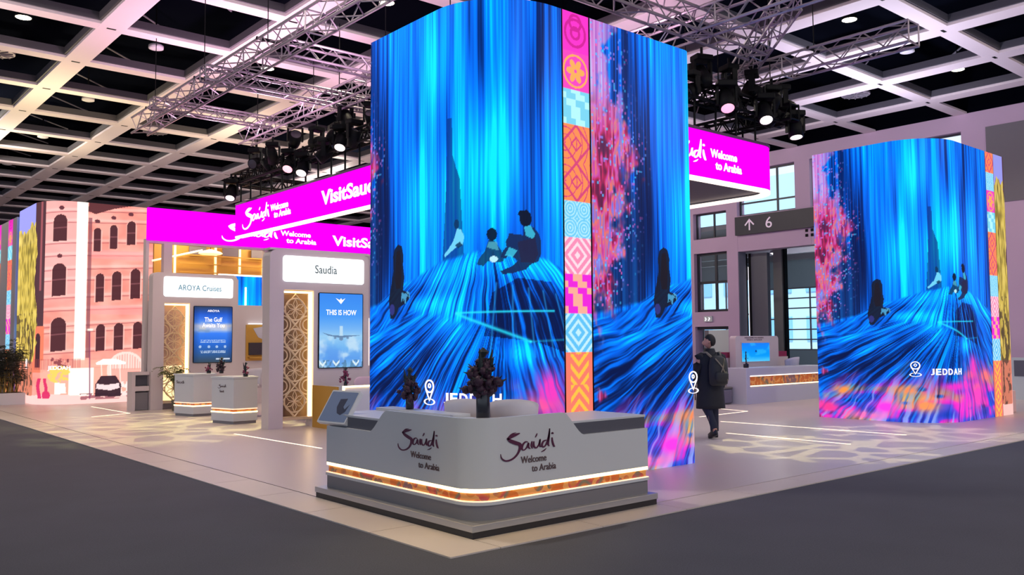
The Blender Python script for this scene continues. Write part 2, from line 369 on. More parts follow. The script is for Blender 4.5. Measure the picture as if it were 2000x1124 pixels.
    # burst of paint-like petals along the left border
    wz = np.interp(Z, [0, 1.7, 2.0, 2.6, 3.2, 3.7, 4.15, 4.6, 5.1, 5.72], [0, 0, 0.22, 0.50, 0.62, 0.66, 0.86, 0.50, 0.38, 0.42])
    dkz = np.interp(Z, [0, 2.0, 2.2, 2.9, 3.6, 4.2], [0, 0, 1.05, 1.1, 0.9, 0.0])
    img = mixc(img, ramp(s2, [(0, (8, 20, 60)), (1, (20, 60, 130))]), 0.8*sst(0.12, -0.25, A-dkz)*(Z > 2.0)*(1-low))
    em = sst(0.12, -0.22, A-wz + 0.9*(fbm(A*7, Z*5, 61)-0.5))
    pc = fbm(A*5, Z*3.4, 62)*0.65 + 0.35*vn(A*42, Z*5, 63)
    pr = ramp(pc, [(0, (60, 20, 56)), (0.34, (120, 30, 70)), (0.44, (206, 40, 90)), (0.52, (214, 80, 180)), (0.60, (250, 120, 100)), (0.70, (140, 110, 220)), (1, (150, 200, 255))])
    light = ramp(vn(A*40, Z*0.8, 64), [(0, (150, 90, 190)), (0.5, (230, 120, 200)), (1, (200, 210, 255))])
    tz = sst(4.3, 5.0, Z)[..., None]
    pr = pr*(1-tz) + light*tz
    img = mixc(img, pr, em*(0.92-0.25*sst(4.6, 5.4, Z)*sst(0.1, 0.4, A)))
    sp = hsh(np.floor(A*34), np.floor(Z*34), 65); spd = sst(0.55, 0.0, A-wz)*(Z > 2.1)*sst(0.0, 0.1, wz)
    m = (sp > 0.955-0.06*spd)*spd
    img = mixc(img, ramp(hsh(np.floor(A*34), np.floor(Z*34), 66), [(0, (255, 90, 170)), (0.5, (150, 130, 255)), (1, (60, 210, 255))]), m*0.75)
    return silhouettes(A, Z, img)

def tiles(U, Z):
    """ornament band, U across 0..1, squares of different patterns stacked"""
    edges = [0.0, 0.78, 1.55, 2.02, 2.49, 2.94, 3.39, 4.33, 4.77, 5.25, 5.8]
    kinds = ['chev', 'chev', 'lozb', 'stairm', 'lozp', 'curl', 'dia', 'stairc', 'star', 'ring']
    pal = {'chev': ((255, 122, 104), (255, 190, 70)), 'lozb': ((96, 190, 240), (190, 232, 250)), 'stairm': ((232, 40, 214), (255, 170, 150)), 'lozp': ((248, 140, 180), (255, 214, 226)),
           'curl': ((110, 200, 240), (176, 230, 250)), 'dia': ((255, 140, 84), (210, 70, 120)), 'stairc': ((120, 208, 236), (176, 240, 250)), 'star': ((240, 70, 190), (255, 170, 90)), 'ring': ((246, 50, 200), (206, 30, 150))}
    img = np.zeros(U.shape+(3,))
    for e0, e1, k in zip(edges[:-1], edges[1:], kinds):
        m = (Z >= e0) & (Z < e1); h = 0.47; v = (Z-e0)/h; u = U
        c0, c1 = [np.array(c)/255 for c in pal[k]]
        fu = np.abs(((u*1) % 1)-0.5)*2; fv = np.abs((v % 1)-0.5)*2
        if k == 'chev': p = (((v*3.2 + np.where(v % 1.6 < 0.8, 1, -1)*fu*1.6) % 1) < 0.45) & (u > 0.22) & (u < 0.86)
        elif k in ('lozb', 'lozp'): p = ((fu+fv)*2 % 1 < 0.42)
        elif k in ('stairm', 'stairc'): p = ((np.floor(u*6) + np.floor(v*6)*1.0 + np.where(np.floor(v*3) % 2 == 0, 1, 0)) % 4 < 2)
        elif k == 'curl': r = np.hypot((u*2 % 1)-0.5, (v*2 % 1)-0.5); p = (r*6 % 1) < 0.4
        elif k == 'dia': r = np.abs(fu+fv-1); p = (r < 0.1) | (np.abs(fu+fv-0.35) < 0.07) | (np.hypot(u-0.1, (v % 1)-0.5) % 0.2 < 0.03)
        elif k == 'star': a = np.arctan2((v % 1)-0.5, u-0.5); r = np.hypot(u-0.5, (v % 1)-0.5); p = (r < 0.16+0.17*np.abs(np.cos(3*a))) & (r > 0.05) | (np.abs(r-0.42) < 0.03)
        else: r = np.hypot(u-0.5, (v % 1)-0.5); r2 = np.hypot(u-0.5, (v % 1)-0.78); p = (np.abs(r-0.36) < 0.04) | (np.abs(r2-0.2) < 0.04) | (np.abs(r-0.15) < 0.04)
        cc = np.where(p[..., None], c1, c0); img = np.where(m[..., None], cc, img)
    return img

def street(A, Z):
    """rose coloured old-town street with a curved facade, arched windows, a tree and a parked buggy"""
    A = A + 0*Z
    t = fbm(A*2, Z*3, 71); img = ramp(t, [(0, (232, 124, 112)), (0.5, (242, 150, 136)), (1, (250, 176, 162))])
    left = A < 3.22; right = A > 3.6
    img = mixc(img, (252, 176, 176), (left & (A > 2.35))*0.6*sst(2.4, 3.4, Z))
    for k, z in enumerate((0.95, 1.4, 1.98, 2.15, 2.6, 2.95, 3.45, 3.75, 4.15, 4.5, 5.1, 5.4)):
        zz = Z - (0.05*(A-2.3) if k % 2 else 0.04*(A-2.3))*1.3
        img = mixc(img, (120, 60, 70), np.exp(-((zz-z)/0.012)**2)*(A > 2.35)*0.75)
        img = mixc(img, (255, 214, 206), np.exp(-((zz-z-0.07)/0.04)**2)*(A > 2.35)*0.4)
    for z0 in (2.45, 4.05): img = mixc(img, (255, 150, 150), (right & (Z > z0+0.1) & (Z < z0+0.35))*0.5)
    def arch(a, z0, z1, w, slope=0.0, c=(72, 38, 44)):
        zz = Z - slope*(A-a)
        m = ((np.abs(A-a) < w/2) & (zz > z0) & (zz < z1-w/2)) | (((np.hypot((A-a), (zz-(z1-w/2))) < w/2)) & (zz >= z1-w/2))
        return m, c
    for a, z0, z1, w in ((2.79, 4.60, 5.36, 0.36), (2.79, 3.05, 3.97, 0.37), (2.80, 1.50, 2.44, 0.40),
                         (3.77, 4.35, 5.03, 0.20), (4.21, 4.45, 5.15, 0.20), (4.70, 4.60, 5.30, 0.24), (3.86, 2.90, 3.72, 0.22), (4.32, 2.96, 3.80, 0.26), (4.84, 3.02, 3.90, 0.28),
                         (3.91, 1.50, 2.26, 0.24), (4.40, 1.52, 2.30, 0.26), (4.93, 1.55, 2.34, 0.26)):
        m, c = arch(a, z0, z1, w, 0.1); img = mixc(img, c, m*0.95)
        m2, _ = arch(a, z0, z1, w+0.05, 0.1); img = mixc(img, (255, 190, 180), (m2 & ~m)*0.7)
        img = mixc(img, (150, 90, 96), m*np.exp(-((Z-0.1*(A-a)-(z0+z1)/2)/0.015)**2)*0.8)
    for a, z in ((2.82, 5.55), (2.80, 4.18), (3.76, 5.22), (4.2, 5.36), (4.68, 5.5)): img = mixc(img, (92, 48, 56), ell(A, Z, a, z, 0.07, 0.06)*0.95)
    img = mixc(img, (255, 250, 235), ((A > 3.22) & (A < 3.5))*sst(1.0, 1.4, Z)*0.97)
    img = mixc(img, (110, 62, 74), ((A > 3.53) & (A < 3.62) & (Z > 1.3) & (Z < 5.3))*0.65)
    img = mixc(img, (86, 44, 48), inpoly(A, Z, [(3.5, 5.5), (3.55, 5.9), (5.3, 5.9), (4.2, 5.62), (3.7, 5.42)])*0.95)
    # sky, dark timber balcony tower and the yellow-green tree
    img = mixc(img, (206, 120, 96), (A < 1.9)*(Z < 2.0)*1.0); img = mixc(img, (150, 150, 230), (A < 1.9)*(Z > 4.6)*1.0); img = mixc(img, (110, 90, 50), (A < 1.9)*(Z <= 4.6)*(Z >= 2.0)*1.0)
    img = mixc(img, (72, 46, 54), ((A > 1.85) & (A < 2.36) & (Z > 2.2))*0.95); img = mixc(img, (170, 90, 96), ((A > 2.16) & (A < 2.24) & (Z > 3.2))*0.8)
    img = mixc(img, (222, 118, 90), ((A > 1.85) & (A < 2.4) & (Z <= 2.2) & (Z > 0.9))*0.95)
    m, c = arch(2.16, 1.05, 2.0, 0.2); img = mixc(img, (60, 36, 46), m*0.95)
    tr = fbm(A*7, Z*5, 75); tm = (A < 1.72+0.5*fbm(A*0+1, Z*2, 76)) & (Z < 5.35-0.5*fbm(A*3, Z*0, 77)) & (Z > 1.2)
    img = mixc(img, ramp(vn(A*18, Z*5, 78)*0.6+tr*0.4, [(0, (70, 62, 40)), (0.35, (150, 130, 56)), (0.6, (214, 186, 84)), (1, (246, 222, 130))]), tm*0.95)
    img = mixc(img, (64, 50, 44), ((A < 1.9) & (Z < 2.6) & (tr < 0.45))*0.7)
    # street level: terrace, railing, white wall, arch gate, buggy, pavement
    img = mixc(img, (255, 170, 150), (A > 2.3)*(Z < 1.25)*0.8)
    img = mixc(img, (150, 70, 74), ((A > 2.0) & (A < 3.4) & (Z > 0.98) & (Z < 1.28) & ((A*26 % 1) < 0.45))*0.7)
    img = mixc(img, (120, 56, 66), ((A > 2.6) & (A < 3.1) & (Z > 1.0) & (Z < 1.32) & (fbm(A*12, Z*12, 79) > 0.5))*0.8)
    img = mixc(img, (255, 248, 232), ((A > 3.1) & (A < 3.75) & (Z > 0.25) & (Z < 1.02))*0.95)
    g = np.hypot(A-4.62, (Z-0.95)*1.0); img = mixc(img, (255, 206, 196), (g < 0.52)*(Z > 0.3)*1.0); img = mixc(img, (238, 140, 130), ((g < 0.45) & (Z > 0.95) & ((A*14 % 1) < 0.5))*0.6)
    img = mixc(img, (255, 150, 136), ((g < 0.42) & (Z <= 0.98) & (Z > 0.3))*0.7)
    img = mixc(img, (255, 196, 190), (Z < 0.27+0.03*np.sin(A*3))*0.95); img = mixc(img, (120, 60, 72), ((Z < 0.3) & (Z > 0.12) & (A > 3.4) & (fbm(A*4, Z*16, 80) > 0.45))*0.7)
    m = inpoly(A, Z, [(3.8, 1.16), (4.0, 1.26), (4.35, 1.26), (4.62, 1.16), (4.6, 1.10), (3.82, 1.10)]); img = mixc(img, (255, 250, 238), m*1.0)
    for p, q in (((3.95, 1.1), (3.98, 0.6)), ((4.45, 1.1), (4.48, 0.6)), ((4.2, 1.1), (4.22, 0.7))): img = mixc(img, (255, 230, 220), seg_line(A, Z, p, q, 0.012))
    m = inpoly(A, Z, [(3.8, 0.2), (3.8, 0.55), (3.95, 0.78), (4.35, 0.78), (4.52, 0.5), (4.5, 0.18)]); img = mixc(img, (52, 34, 44), m*0.95)
    m = inpoly(A, Z, [(3.82, 0.42), (3.84, 0.56), (4.1, 0.52), (4.44, 0.56), (4.46, 0.42), (4.2, 0.36)]); img = mixc(img, (255, 222, 222), m*0.9)
    m = inpoly(A, Z, [(4.5, 0.2), (4.5, 0.6), (4.78, 0.6), (4.82, 0.2)]) & (fbm(A*10, Z*10, 81) > 0.42); img = mixc(img, (255, 220, 214), m*0.9)
    img = mixc(img, (120, 60, 90), seg_line(A, Z, (3.66, 0.15), (3.62, 2.05), 0.016)); img = mixc(img, (250, 250, 230), seg_line(A, Z, (3.58, 2.1), (3.68, 2.1), 0.03))
    img = mixc(img, (228, 200, 90), ((np.hypot((A-2.85)/0.32, (Z-0.85)/0.25) < 1) & (fbm(A*14, Z*10, 82) > 0.47))*0.9)
    img = mixc(img, (206, 46, 96), (((np.abs(A-2.25-0.04*np.sin(Z*9)) < 0.07) | (np.abs(A-2.48+0.03*np.sin(Z*11)) < 0.05) | (np.hypot(A-2.5, (Z-0.27)) < 0.13)) & (Z > 0.18) & (Z < 0.75))*0.95)
    img = mixc(img, (255, 246, 238), (inpoly(A, Z, [(2.75, 0.3), (2.75, 0.62), (3.02, 0.6), (3.05, 0.32)]))*0.9)
    return img

TH = 5.74
def wrap_path(x0, y0, ylen, xlen, r, dens):
    """points going down the left side, round the front corner and along the front; returns s, x, y"""
    L1 = ylen-r; La = PI/2*r; L3 = xlen-r; tot = L1+La+L3; n = int(tot*dens)+1; s = np.linspace(0, tot, n)
    t = np.clip((s-L1)/r, 0, PI/2); x = x0 + r - r*np.cos(t) + np.clip(s-L1-La, 0, None); y = np.where(s < L1, y0+ylen-s, y0+r-r*np.sin(t))
    return s, x, y
def led_tower(label, x0, y0, ylen, xlen, r, pieces, zdens, back=True, m='led'):
    """pieces: (name, s0, s1, density, colour function of (S, Z), label)"""
    t = thing('led_tower', label, 'LED tower', (x0+xlen/2, y0+ylen/2, 0))
    core = MB(); inner = rrect(x0+0.03, x0+xlen-0.03, y0+0.03, y0+ylen-0.03, (r-0.03, 0.15, 0.15, 0.15), 12)
    core.prism(inner, 0.0, TH-0.02); core.build('casing', M['towertop'], t)
    for nm, s0, s1, dens, fn, lb in pieces:
        s, x, y = wrap_path(x0, y0, ylen, xlen, r, dens)
        # small rounding at the far right end of the front
        k = (s >= s0-1e-6) & (s <= s1+1e-6); s, x, y = s[k], x[k], y[k]
        y = y + np.where(x > x0+xlen-0.18, 0.18-np.sqrt(np.clip(0.18**2-(x-(x0+xlen-0.18))**2, 0, None)), 0)
        nz = int(TH*zdens); z = np.linspace(0.01, TH, nz); A, Z = np.meshgrid(s, z)
        P = np.stack([np.broadcast_to(x, A.shape), np.broadcast_to(y, A.shape), Z], -1)
        grid_mesh(nm, P, fn(A, Z), M[m], t, lb)
    # right side and back of the tower
    if back:
        for nm, pts in (('side_screen', ((x0+xlen, y0+0.18), (x0+xlen, y0+ylen))), ('rear_screen', ((x0+xlen, y0+ylen), (x0, y0+ylen)))):
            (xa, ya), (xb, yb) = pts; n = 40; u = np.linspace(0, 1, n); L = math.hypot(xb-xa, yb-ya)
            A, Z = np.meshgrid(u*L, np.linspace(0.01, TH, 80)); U = A/L
            P = np.stack([xa+(xb-xa)*U, ya+(yb-ya)*U, Z], -1)
            grid_mesh(nm, P, falls(A+0.9, Z), M['led'], t)
    return t
M['led'] = screen_mat('led_wall', 1.12); M['led_rose'] = screen_mat('led_wall_rose', 1.35)
def pin_and_word(t, org, xd, h, word_w, word_h, gap=0.08):
    """white map pin and place name shown on the screen"""
    xd = Vector(xd).normalized(); yd = Vector((0, 0, 1)); nd = xd.cross(yd); org = Vector(org)
    b = MB()
    def ringpoly(cx, cz, ra, rz, wd):
        n = 22; vs = []
        for k in range(n):
            a = 2*PI*k/n
            for q in (1, 1-wd/ra): vs.append(org + xd*(cx+ra*q*math.cos(a)) + yd*(cz+rz*q*math.sin(a)))
        n0 = len(vs); vs += [v+nd*0.008 for v in vs]
        fs = []
        for k in range(n):
            a, c = 2*k, 2*((k+1) % n)
            fs += [(a, a+1, c+1, c), (n0+a, n0+c, n0+c+1, n0+a+1), (a, c, n0+c, n0+a), (a+1, n0+a+1, n0+c+1, c+1)]
        b.add(vs, fs)
    ringpoly(0, 0.12*h, 0.38*h, 0.13*h, 0.08*h)
    ringpoly(0, 0.74*h, 0.31*h, 0.27*h, 0.07*h); ringpoly(0, 0.76*h, 0.10*h, 0.10*h, 0.05*h)
    for sg in (-1, 1):
        p = [org+xd*(sg*0.29*h)+yd*(0.62*h), org+xd*(sg*0.22*h)+yd*(0.64*h), org+xd*0+yd*(0.16*h), org+xd*(sg*0.03*h)+yd*(0.13*h)]
        p = [p[0], p[1], org+xd*(-sg*0.0)+yd*(0.22*h), org+yd*(0.14*h)]
        vs = p+[q+nd*0.008 for q in p]; b.add(vs, [(0, 1, 2, 3), (7, 6, 5, 4), (0, 4, 5, 1), (1, 5, 6, 2), (2, 6, 7, 3), (3, 7, 4, 0)])
    b.build('pin_symbol', M['ledwhite'], t)
    if word_w: lettering('JEDDAH', org+xd*(0.28*h+gap)+yd*0.02*h, xd, yd, word_w, word_h, M['ledwhite'], t, 0.008, bold=0.02)
# tower nearest the visitor
T1S, T1E = 3.24, 3.72
t1 = led_tower('tallest blue waterfall LED tower, standing behind the front reception counter', 6.1, 7.52, 2.53, 3.70, 1.0, [
    ('screen', 0, T1S, 130, lambda A, Z: falls(A+0.70, Z), 'screen with four dark figures on a blue waterfall'),
    ('ornament_band', T1S, T1E, 150, lambda A, Z: tiles((A-T1S)/(T1E-T1S), Z), 'band of pink, orange and pale blue patterned tiles'),
    ('screen', T1E, 99, 125, lambda A, Z: falls(A-T1E, Z), 'screen with one dark figure and a burst of pink petals')], 92)
B('seam', M['black'], t1, 7.240, 7.252, 7.508, 7.53, 0.0, TH); B('seam', M['black'], t1, 7.715, 7.727, 7.508, 7.53, 0.0, TH)
def on_wrap(x0, y0, ylen, r, s):
    L1 = ylen-r; La = PI/2*r
    if s < L1: return Vector((x0, y0+ylen-s, 0)), Vector((0, -1, 0))
    if s < L1+La:
        q = (s-L1)/r; return Vector((x0+r-r*math.cos(q), y0+r-r*math.sin(q), 0)), Vector((math.sin(q), -math.cos(q), 0))
    return Vector((x0+r+s-L1-La, y0, 0)), Vector((1, 0, 0))
def put_pin(t, x0, y0, ylen, r, s, z, word, L=0.95, h=0.30):
    p, d = on_wrap(x0, y0, ylen, r, s); n = Vector((d.y, -d.x, 0))
    pin_and_word(t, p+n*0.012+Vector((0, 0, z)), d, h, 0, 0)
    if word:   # letters follow the curve one by one
        ss = s+0.28
        for ch in 'JEDDAH':
            wl = 0.07 if ch == 'J' else 0.105
            p, d = on_wrap(x0, y0, ylen, r, ss+wl/2); n = Vector((d.y, -d.x, 0))
            lettering(ch, p - d*wl/2 + n*0.012 + Vector((0, 0, z+0.03)), d, (0, 0, 1), wl, 0.125, M['ledwhite'], t, 0.008, bold=0.02, name='letter')
            ss += wl+0.028
put_pin(t1, 6.1, 7.52, 2.53, 1.0, 1.39, 0.93, True)
put_pin(t1, 6.1, 7.52, 2.53, 1.0, 5.66, 0.96, False)
# second tower, further down the edge of the stand
def t2s(A, Z): return falls(A, Z)
t2 = led_tower('blue waterfall LED tower standing alone right of the walking person', 17.4, 7.55, 2.60, 3.70, 1.0, [
    ('screen', 0, 4.72, 78, t2s, None),
    ('ornament_band', 4.72, 5.16, 60, lambda A, Z: tiles((A-4.72)/0.44, np.where(Z > 4.9, Z-1.9, Z+0.35)), None),
    ('screen', 5.16, 99, 80, lambda A, Z: street((A-5.16)*1.5+1.1, Z), 'strip of screen with yellow blossom')], 66)
put_pin(t2, 17.4, 7.55, 2.60, 1.0, 2.08, 0.93, True)
# far tower showing the street picture
t4 = led_tower('LED tower showing a rose coloured old-town facade with arched windows', 5.75, 26.7, 3.1, 3.70, 1.0, [
    ('screen', 0, 99, 62, lambda A, Z: street(np.maximum(A-0.3, 0), Z), None)], 50, m='led_rose')
pin_and_word(t4, (5.738, 28.3, 1.0), (0, -1, 0), 0.28, 0, 0)
lettering('JEDDAH', (6.0, 26.98, 0.95), (0.72, -0.69, 0), (0, 0, 1), 0.66, 0.14, M['ledwhite'], t4, 0.008, bold=0.02)

# ---------------------------------------------------------------- hall shell
GX, GY, GD, GDY, CZ = 5.767, 20.81, 3.0, 3.04, 8.895
def floor_mat():
    m = mat('dark_hall_carpet', rgb(73, 75, 86), 0.9, vary=0.16, vscale=1.3, bump=0.25, bscale=160)
    nt = m.node_tree
    tc = nt.nodes.new('ShaderNodeTexCoord'); n = nt.nodes.new('ShaderNodeTexNoise'); n.inputs['Scale'].default_value = 90; n.inputs['Detail'].default_value = 2
    nt.links.new(tc.outputs['Object'], n.inputs['Vector'])
    b = nt.nodes['Principled BSDF']; src = b.inputs['Base Color'].links[0].from_socket
    mx = nt.nodes.new('ShaderNodeMix'); mx.data_type = 'RGBA'; mx.blend_type = 'MULTIPLY'; mx.inputs[0].default_value = 0.5
    rp = nt.nodes.new('ShaderNodeValToRGB'); rp.color_ramp.elements[0].position = 0.3; rp.color_ramp.elements[0].color = (0.55, 0.55, 0.55, 1); rp.color_ramp.elements[1].position = 0.7; rp.color_ramp.elements[1].color = (1.3, 1.3, 1.3, 1)
    nt.links.new(n.outputs['Fac'], rp.inputs[0]); nt.links.new(src, mx.inputs[6]); nt.links.new(rp.outputs[0], mx.inputs[7]); nt.links.new(mx.outputs[2], b.inputs['Base Color'])
    return m
tag(MB().box(-30, 48, -30, 62, -0.12, 0.0).build('floor', floor_mat()), kind='structure')
# raised stand floor with its tile border
def tile_mat():
    m = mat('pale_stand_floor', rgb(206, 194, 192), 0.34, vary=0.03, vscale=0.8)
    return m
tag(MB().box(4.62, 27.0, 5.98, 60, 0.0, 0.012).build('floor_stand', tile_mat()), kind='structure')
bd = MB(); M['border'] = mat('border_tile', rgb(208, 196, 190), 0.4, vary=0.05, vscale=0.9)
r_ = random.Random(3)
y = 5.55
L = 1.2
k = 0
while y < 58:
    bd.box(4.10, 4.60, y+0.004, min(y+L, 58)-0.004, 0, 0.012); y += L
x = 4.604
while x < 27:
    bd.box(x+0.004, min(x+L, 27)-0.004, 5.55, 5.96, 0, 0.012); x += L
tag(bd.build('trim_border', M['border']), kind='structure')
# ceiling: dark deck above a grid of pale beams
tag(MB().box(-30, 29.2, -30, 62, CZ+1.55, CZ+1.7).build('ceiling', M['deck']), kind='structure')
cb = MB(); wx, wy = 0.56, 0.40
for i in range(-11, 8):
    xx = GX+GD*i; cb.box(xx-wx/2, xx+wx/2, -28, 60, CZ, CZ+0.07)
for j in range(-16, 13):
    yy = GY+GDY*j
    for i in range(-11, 8):
        x0 = GX+GD*i+wx/2; x1 = GX+GD*(i+1)-wx/2 if i < 7 else 29.1
        cb.box(x0, x1, yy-wy/2, yy+wy/2, CZ+0.002, CZ+0.07)
tag(cb.build('ceiling_beams', M['beam']), kind='structure')
lp = MB()
for i in range(-3, 7):
    for j in range(-8, 12):
        x0 = GX+GD*i+wx/2; x1 = x0+GD-wx; y0 = GY+GDY*j+wy/2; y1 = y0+GDY-wy
        for a in ((x0-0.01, x1+0.01, y1-0.05, y1+0.01), (x1-0.05, x1+0.01, y0, y1-0.05)): lp.box(a[0], a[1], a[2], a[3], CZ+0.07, CZ+0.25)
M['ledge'] = mat('grey_coffer_ledge', rgb(84, 80, 88), 0.7)
tag(lp.build('ceiling_ledge', M['ledge']), kind='structure')
tag(MB().box(-30, 29.6, 61, 61.2, 0, CZ+1.7).build('wall_back', M['wallgrey']), kind='structure')
# slots where the beams cross
sl = MB()
for i in range(-3, 8):
    for j in range(-8, 12):
        sl.box(GX+GD*i-0.10, GX+GD*i+0.10, GY+GDY*j-0.035, GY+GDY*j+0.035, CZ-0.006, CZ-0.001)
tag(sl.build('ceiling_slots', M['black']), kind='structure')

# right hand wall of the hall with window bays and the wide passage
WX = 29.1
wl = MB()
pil = [(20.3, 20.82), (17.1, 17.72), (14.0, 14.6), (10.9, 11.7), (7.6, 8.3), (22.45, 26), (-28, 5)]
for a, b_ in pil[:6]:
    wl.box(WX, WX+0.5, a, b_, 5.18 if a in (17.1, 14.0) else 0, 8.36 if a != 17.1 and a != 14.0 else 8.36)
wl.box(WX, WX+0.5, -28, 62, 8.36, CZ+0.02); tag(MB().box(WX, WX+0.5, -28, 62, CZ+0.02, CZ+1.7).build('wall_right_upper', M['deck']), kind='structure')               # header
wl.box(WX+0.01, WX+0.49, 8.3, 20.3, 5.17, 6.58)               # beam over the passage
wl.box(WX, WX+0.5, 20.82, 22.45, 5.25, 5.83); wl.box(WX, WX+0.5, 20.82, 22.45, 2.24, 2.84); wl.box(WX, WX+0.5, 20.82, 22.45, 6.9, 8.36)
wl.box(WX, WX+0.5, 26, 62, 0, 8.36)
wl.box(WX, WX+0.5, -28, 7.6, 0, 8.36); wl.box(WX, WX+0.5, 8.3, 10.9, 0, 5.17)
tag(wl.build('wall_right', M['wallpaint']), kind='structure')
tag(MB().box(WX-0.02, WX+0.4, -28, 10.95, 5.92, 8.36).build('wall_right_panel', M['wallgrey']), kind='structure')
rv = MB(); rv.box(WX+0.5, WX+0.6, 20.36, 20.8, 0, 5.2); rv.box(WX+0.03, WX+0.5, 20.28, 20.3, 0, 5.17)
tag(rv.build('trim_passage', M['reveal']), kind='structure')
glass = mat('window_glass', rgb(205, 232, 245), 0.05, alpha=0.07, spec=0.4); M['glass'] = glass
def window(n, y0, y1, z0, z1, cols, rows, x=WX+0.2, fr=0.06, m=None):
    """dark framed window in the right hand wall"""
    b = MB(); b.box(x, x+0.08, y0, y0+fr, z0, z1); b.box(x, x+0.08, y1-fr, y1, z0, z1); b.box(x, x+0.08, y0+fr, y1-fr, z0, z0+fr); b.box(x, x+0.08, y0+fr, y1-fr, z1-fr, z1)
    for q in cols: b.box(x+0.001, x+0.079, y0+(y1-y0)*q-fr/2, y0+(y1-y0)*q+fr/2, z0+fr, z1-fr)
    for q in rows: b.box(x+0.002, x+0.078, y0+fr, y1-fr, z0+(z1-z0)*q-fr/2, z0+(z1-z0)*q+fr/2)
    o = b.build('window_%d' % n, m or M['darkframe']); tag(o, kind='structure')
    g = MB().box(x+0.035, x+0.045, y0+fr, y1-fr, z0+fr, z1-fr).build('window_pane', glass, o)
    return o
window(1, 17.72, 20.3, 6.58, 8.36, (0.34,), (0.28,))
window(2, 20.82, 22.45, 5.83, 6.9, (0.45,), ())
window(3, 20.82, 22.45, 2.84, 5.25, (0.42,), (0.5,), fr=0.1)
window(4, 14.6, 17.1, 6.58, 8.36, (0.5,), (0.3,))
window(5, 11.7, 14.0, 6.58, 8.36, (0.5,), (0.3,))
# glazed door under the windows, left of the passage
d = MB(); d.box(WX+0.15, WX+0.25, 20.84, 22.45, 2.12, 2.24); d.build('door_1', M['darkframe'])
tag(bpy.data.objects['door_1'], kind='structure')
M['palewall'] = mat('pale_lobby_wall', rgb(196, 204, 206), 0.6); M['bluewall'] = mat('pale_blue_wall', rgb(150, 170, 186), 0.6)
B('door_leaf', M['palewall'], bpy.data.objects['door_1'], WX+0.16, WX+0.24, 20.84, 21.9, 0.02, 2.1)
B('door_frame', M['wallgrey'], bpy.data.objects['door_1'], WX+0.155, WX+0.245, 21.9, 22.1, 0.02, 2.1)
# lobby beyond the passage
lb = MB(); lb.box(WX+0.5, 44, 8, 8.2, 0, 6); lb.box(44, 44.2, 8.2, 42, 0, 1.1); lb.box(44, 44.2, 8.2, 29.2, 4.62, 7.0); lb.box(44, 44.2, 29.2, 42, 5.3, 7.0)
for ya, yb in ((8.2, 12.5), (19.6, 20.2), (27.55, 28.3), (28.7, 29.9), (33.4, 33.9), (38.9, 42)): lb.box(44.001, 44.199, ya, yb, 1.1, 5.3 if ya > 28.5 else 4.62)
lb.box(WX+0.5, 44.2, 42, 42.2, 0, 7)
tag(lb.build('wall_lobby', M['bluewall']), kind='structure')
tag(MB().box(WX+0.5, 44.2, 8, 42.2, 6.2, 6.4).build('ceiling_lobby', M['wallgrey']), kind='structure')
lo = tag(MB().box(WX+0.55, WX+0.75, 19.35, 20.08, 0.0, 5.1).build('door_2', M['recess']), kind='structure')
B('door_edge', M['black'], lo, WX+0.54, WX+0.6, 20.08, 20.19, 0, 5.12); B('door_edge', M['black'], lo, WX+0.54, WX+0.6, 20.28, 20.36, 0, 5.12)
B('gap_glow', M['ledwhite'], lo, WX+0.62, WX+0.63, 20.2, 20.27, 0.8, 4.6)  # glowing strip stands in for the bright slit beside the door
tag(MB().box(WX+1.9, WX+2.1, 19.42, 19.50, 0, 5.5).build('trim_door_post', M['black']), kind='structure')
tag(MB().box(WX+1.9, WX+2.1, 19.56, 19.95, 0, 5.5).build('trim_pier', mat('beige_pier', rgb(150, 146, 140), 0.6)), kind='structure')
k = 6
for (a, b_, c_, zt, rw) in ((12.5, 19.6, (0.2, 0.4, 0.6, 0.8), 4.62, (0.17, 0.33, 0.5, 0.67, 0.83)), (20.2, 27.55, (0.2, 0.4, 0.6, 0.8), 4.62, (0.17, 0.33, 0.5, 0.67, 0.83)), (28.3, 28.7, (), 4.62, (0.5,)), (29.9, 33.4, (0.5,), 5.3, (0.5,)), (33.9, 38.9, (0.33, 0.66), 5.3, (0.5,))):
    window(k, a, b_, 1.1, zt, c_, rw, x=44.05, fr=0.07, m=M['wallgrey']); k += 1
lbl = thing('lobby_lamp', 'round lit lamp under the lobby ceiling beyond the passage', 'lamp', (36.0, 22.9, 5.9))
MB().lathe([(0.05, 0.3), (0.30, 0.2), (0.36, 0.0), (0.3, 0.0)], (36.0, 22.9, 5.75), 18).build('housing', M['pot_'] if 'pot_' in M else M['wallgrey'], lbl, smooth=True)
MB().lathe([(0.30, 0.01), (0.25, -0.04), (0.02, -0.06)], (36.0, 22.9, 5.75), 18).build('lens', M['lamp'], lbl)
ld = bpy.data.lights.new('lamp_light', 'POINT'); ld.energy = 500; ld.shadow_soft_size = 0.4; o_ = bpy.data.objects.new('lamp_light', ld); stage(o_, lbl); o_.location = (0, 0, -0.6)
for yy in (12, 16, 20, 24, 28):
    pass
bb = MB()
for xx in (32, 35, 38, 41): bb.box(xx, xx+0.3, 8.2, 42, 5.9, 6.2)
tag(bb.build('ceiling_lobby_beams', M['recess']), kind='structure')
# neighbouring building seen through the windows
M['facade'] = mat('pale_blue_facade', rgb(196, 236, 255), 0.6); M['facadeglass'] = mat('facade_window', rgb(140, 206, 246), 0.3)
fb = thing('office_building', 'pale blue office building seen through the upper windows', 'building', (58, 30, 0))
B('wall', M['facade'], fb, 58, 66, 5, 60, 0, 14.2)
for iy in range(14):
    for iz in range(3):
        B('window', M['facadeglass'], fb, 57.9, 58.0, 7+iy*3.6, 9.4+iy*3.6, 1.6+iz*3.6, 3.4+iz*3.6)
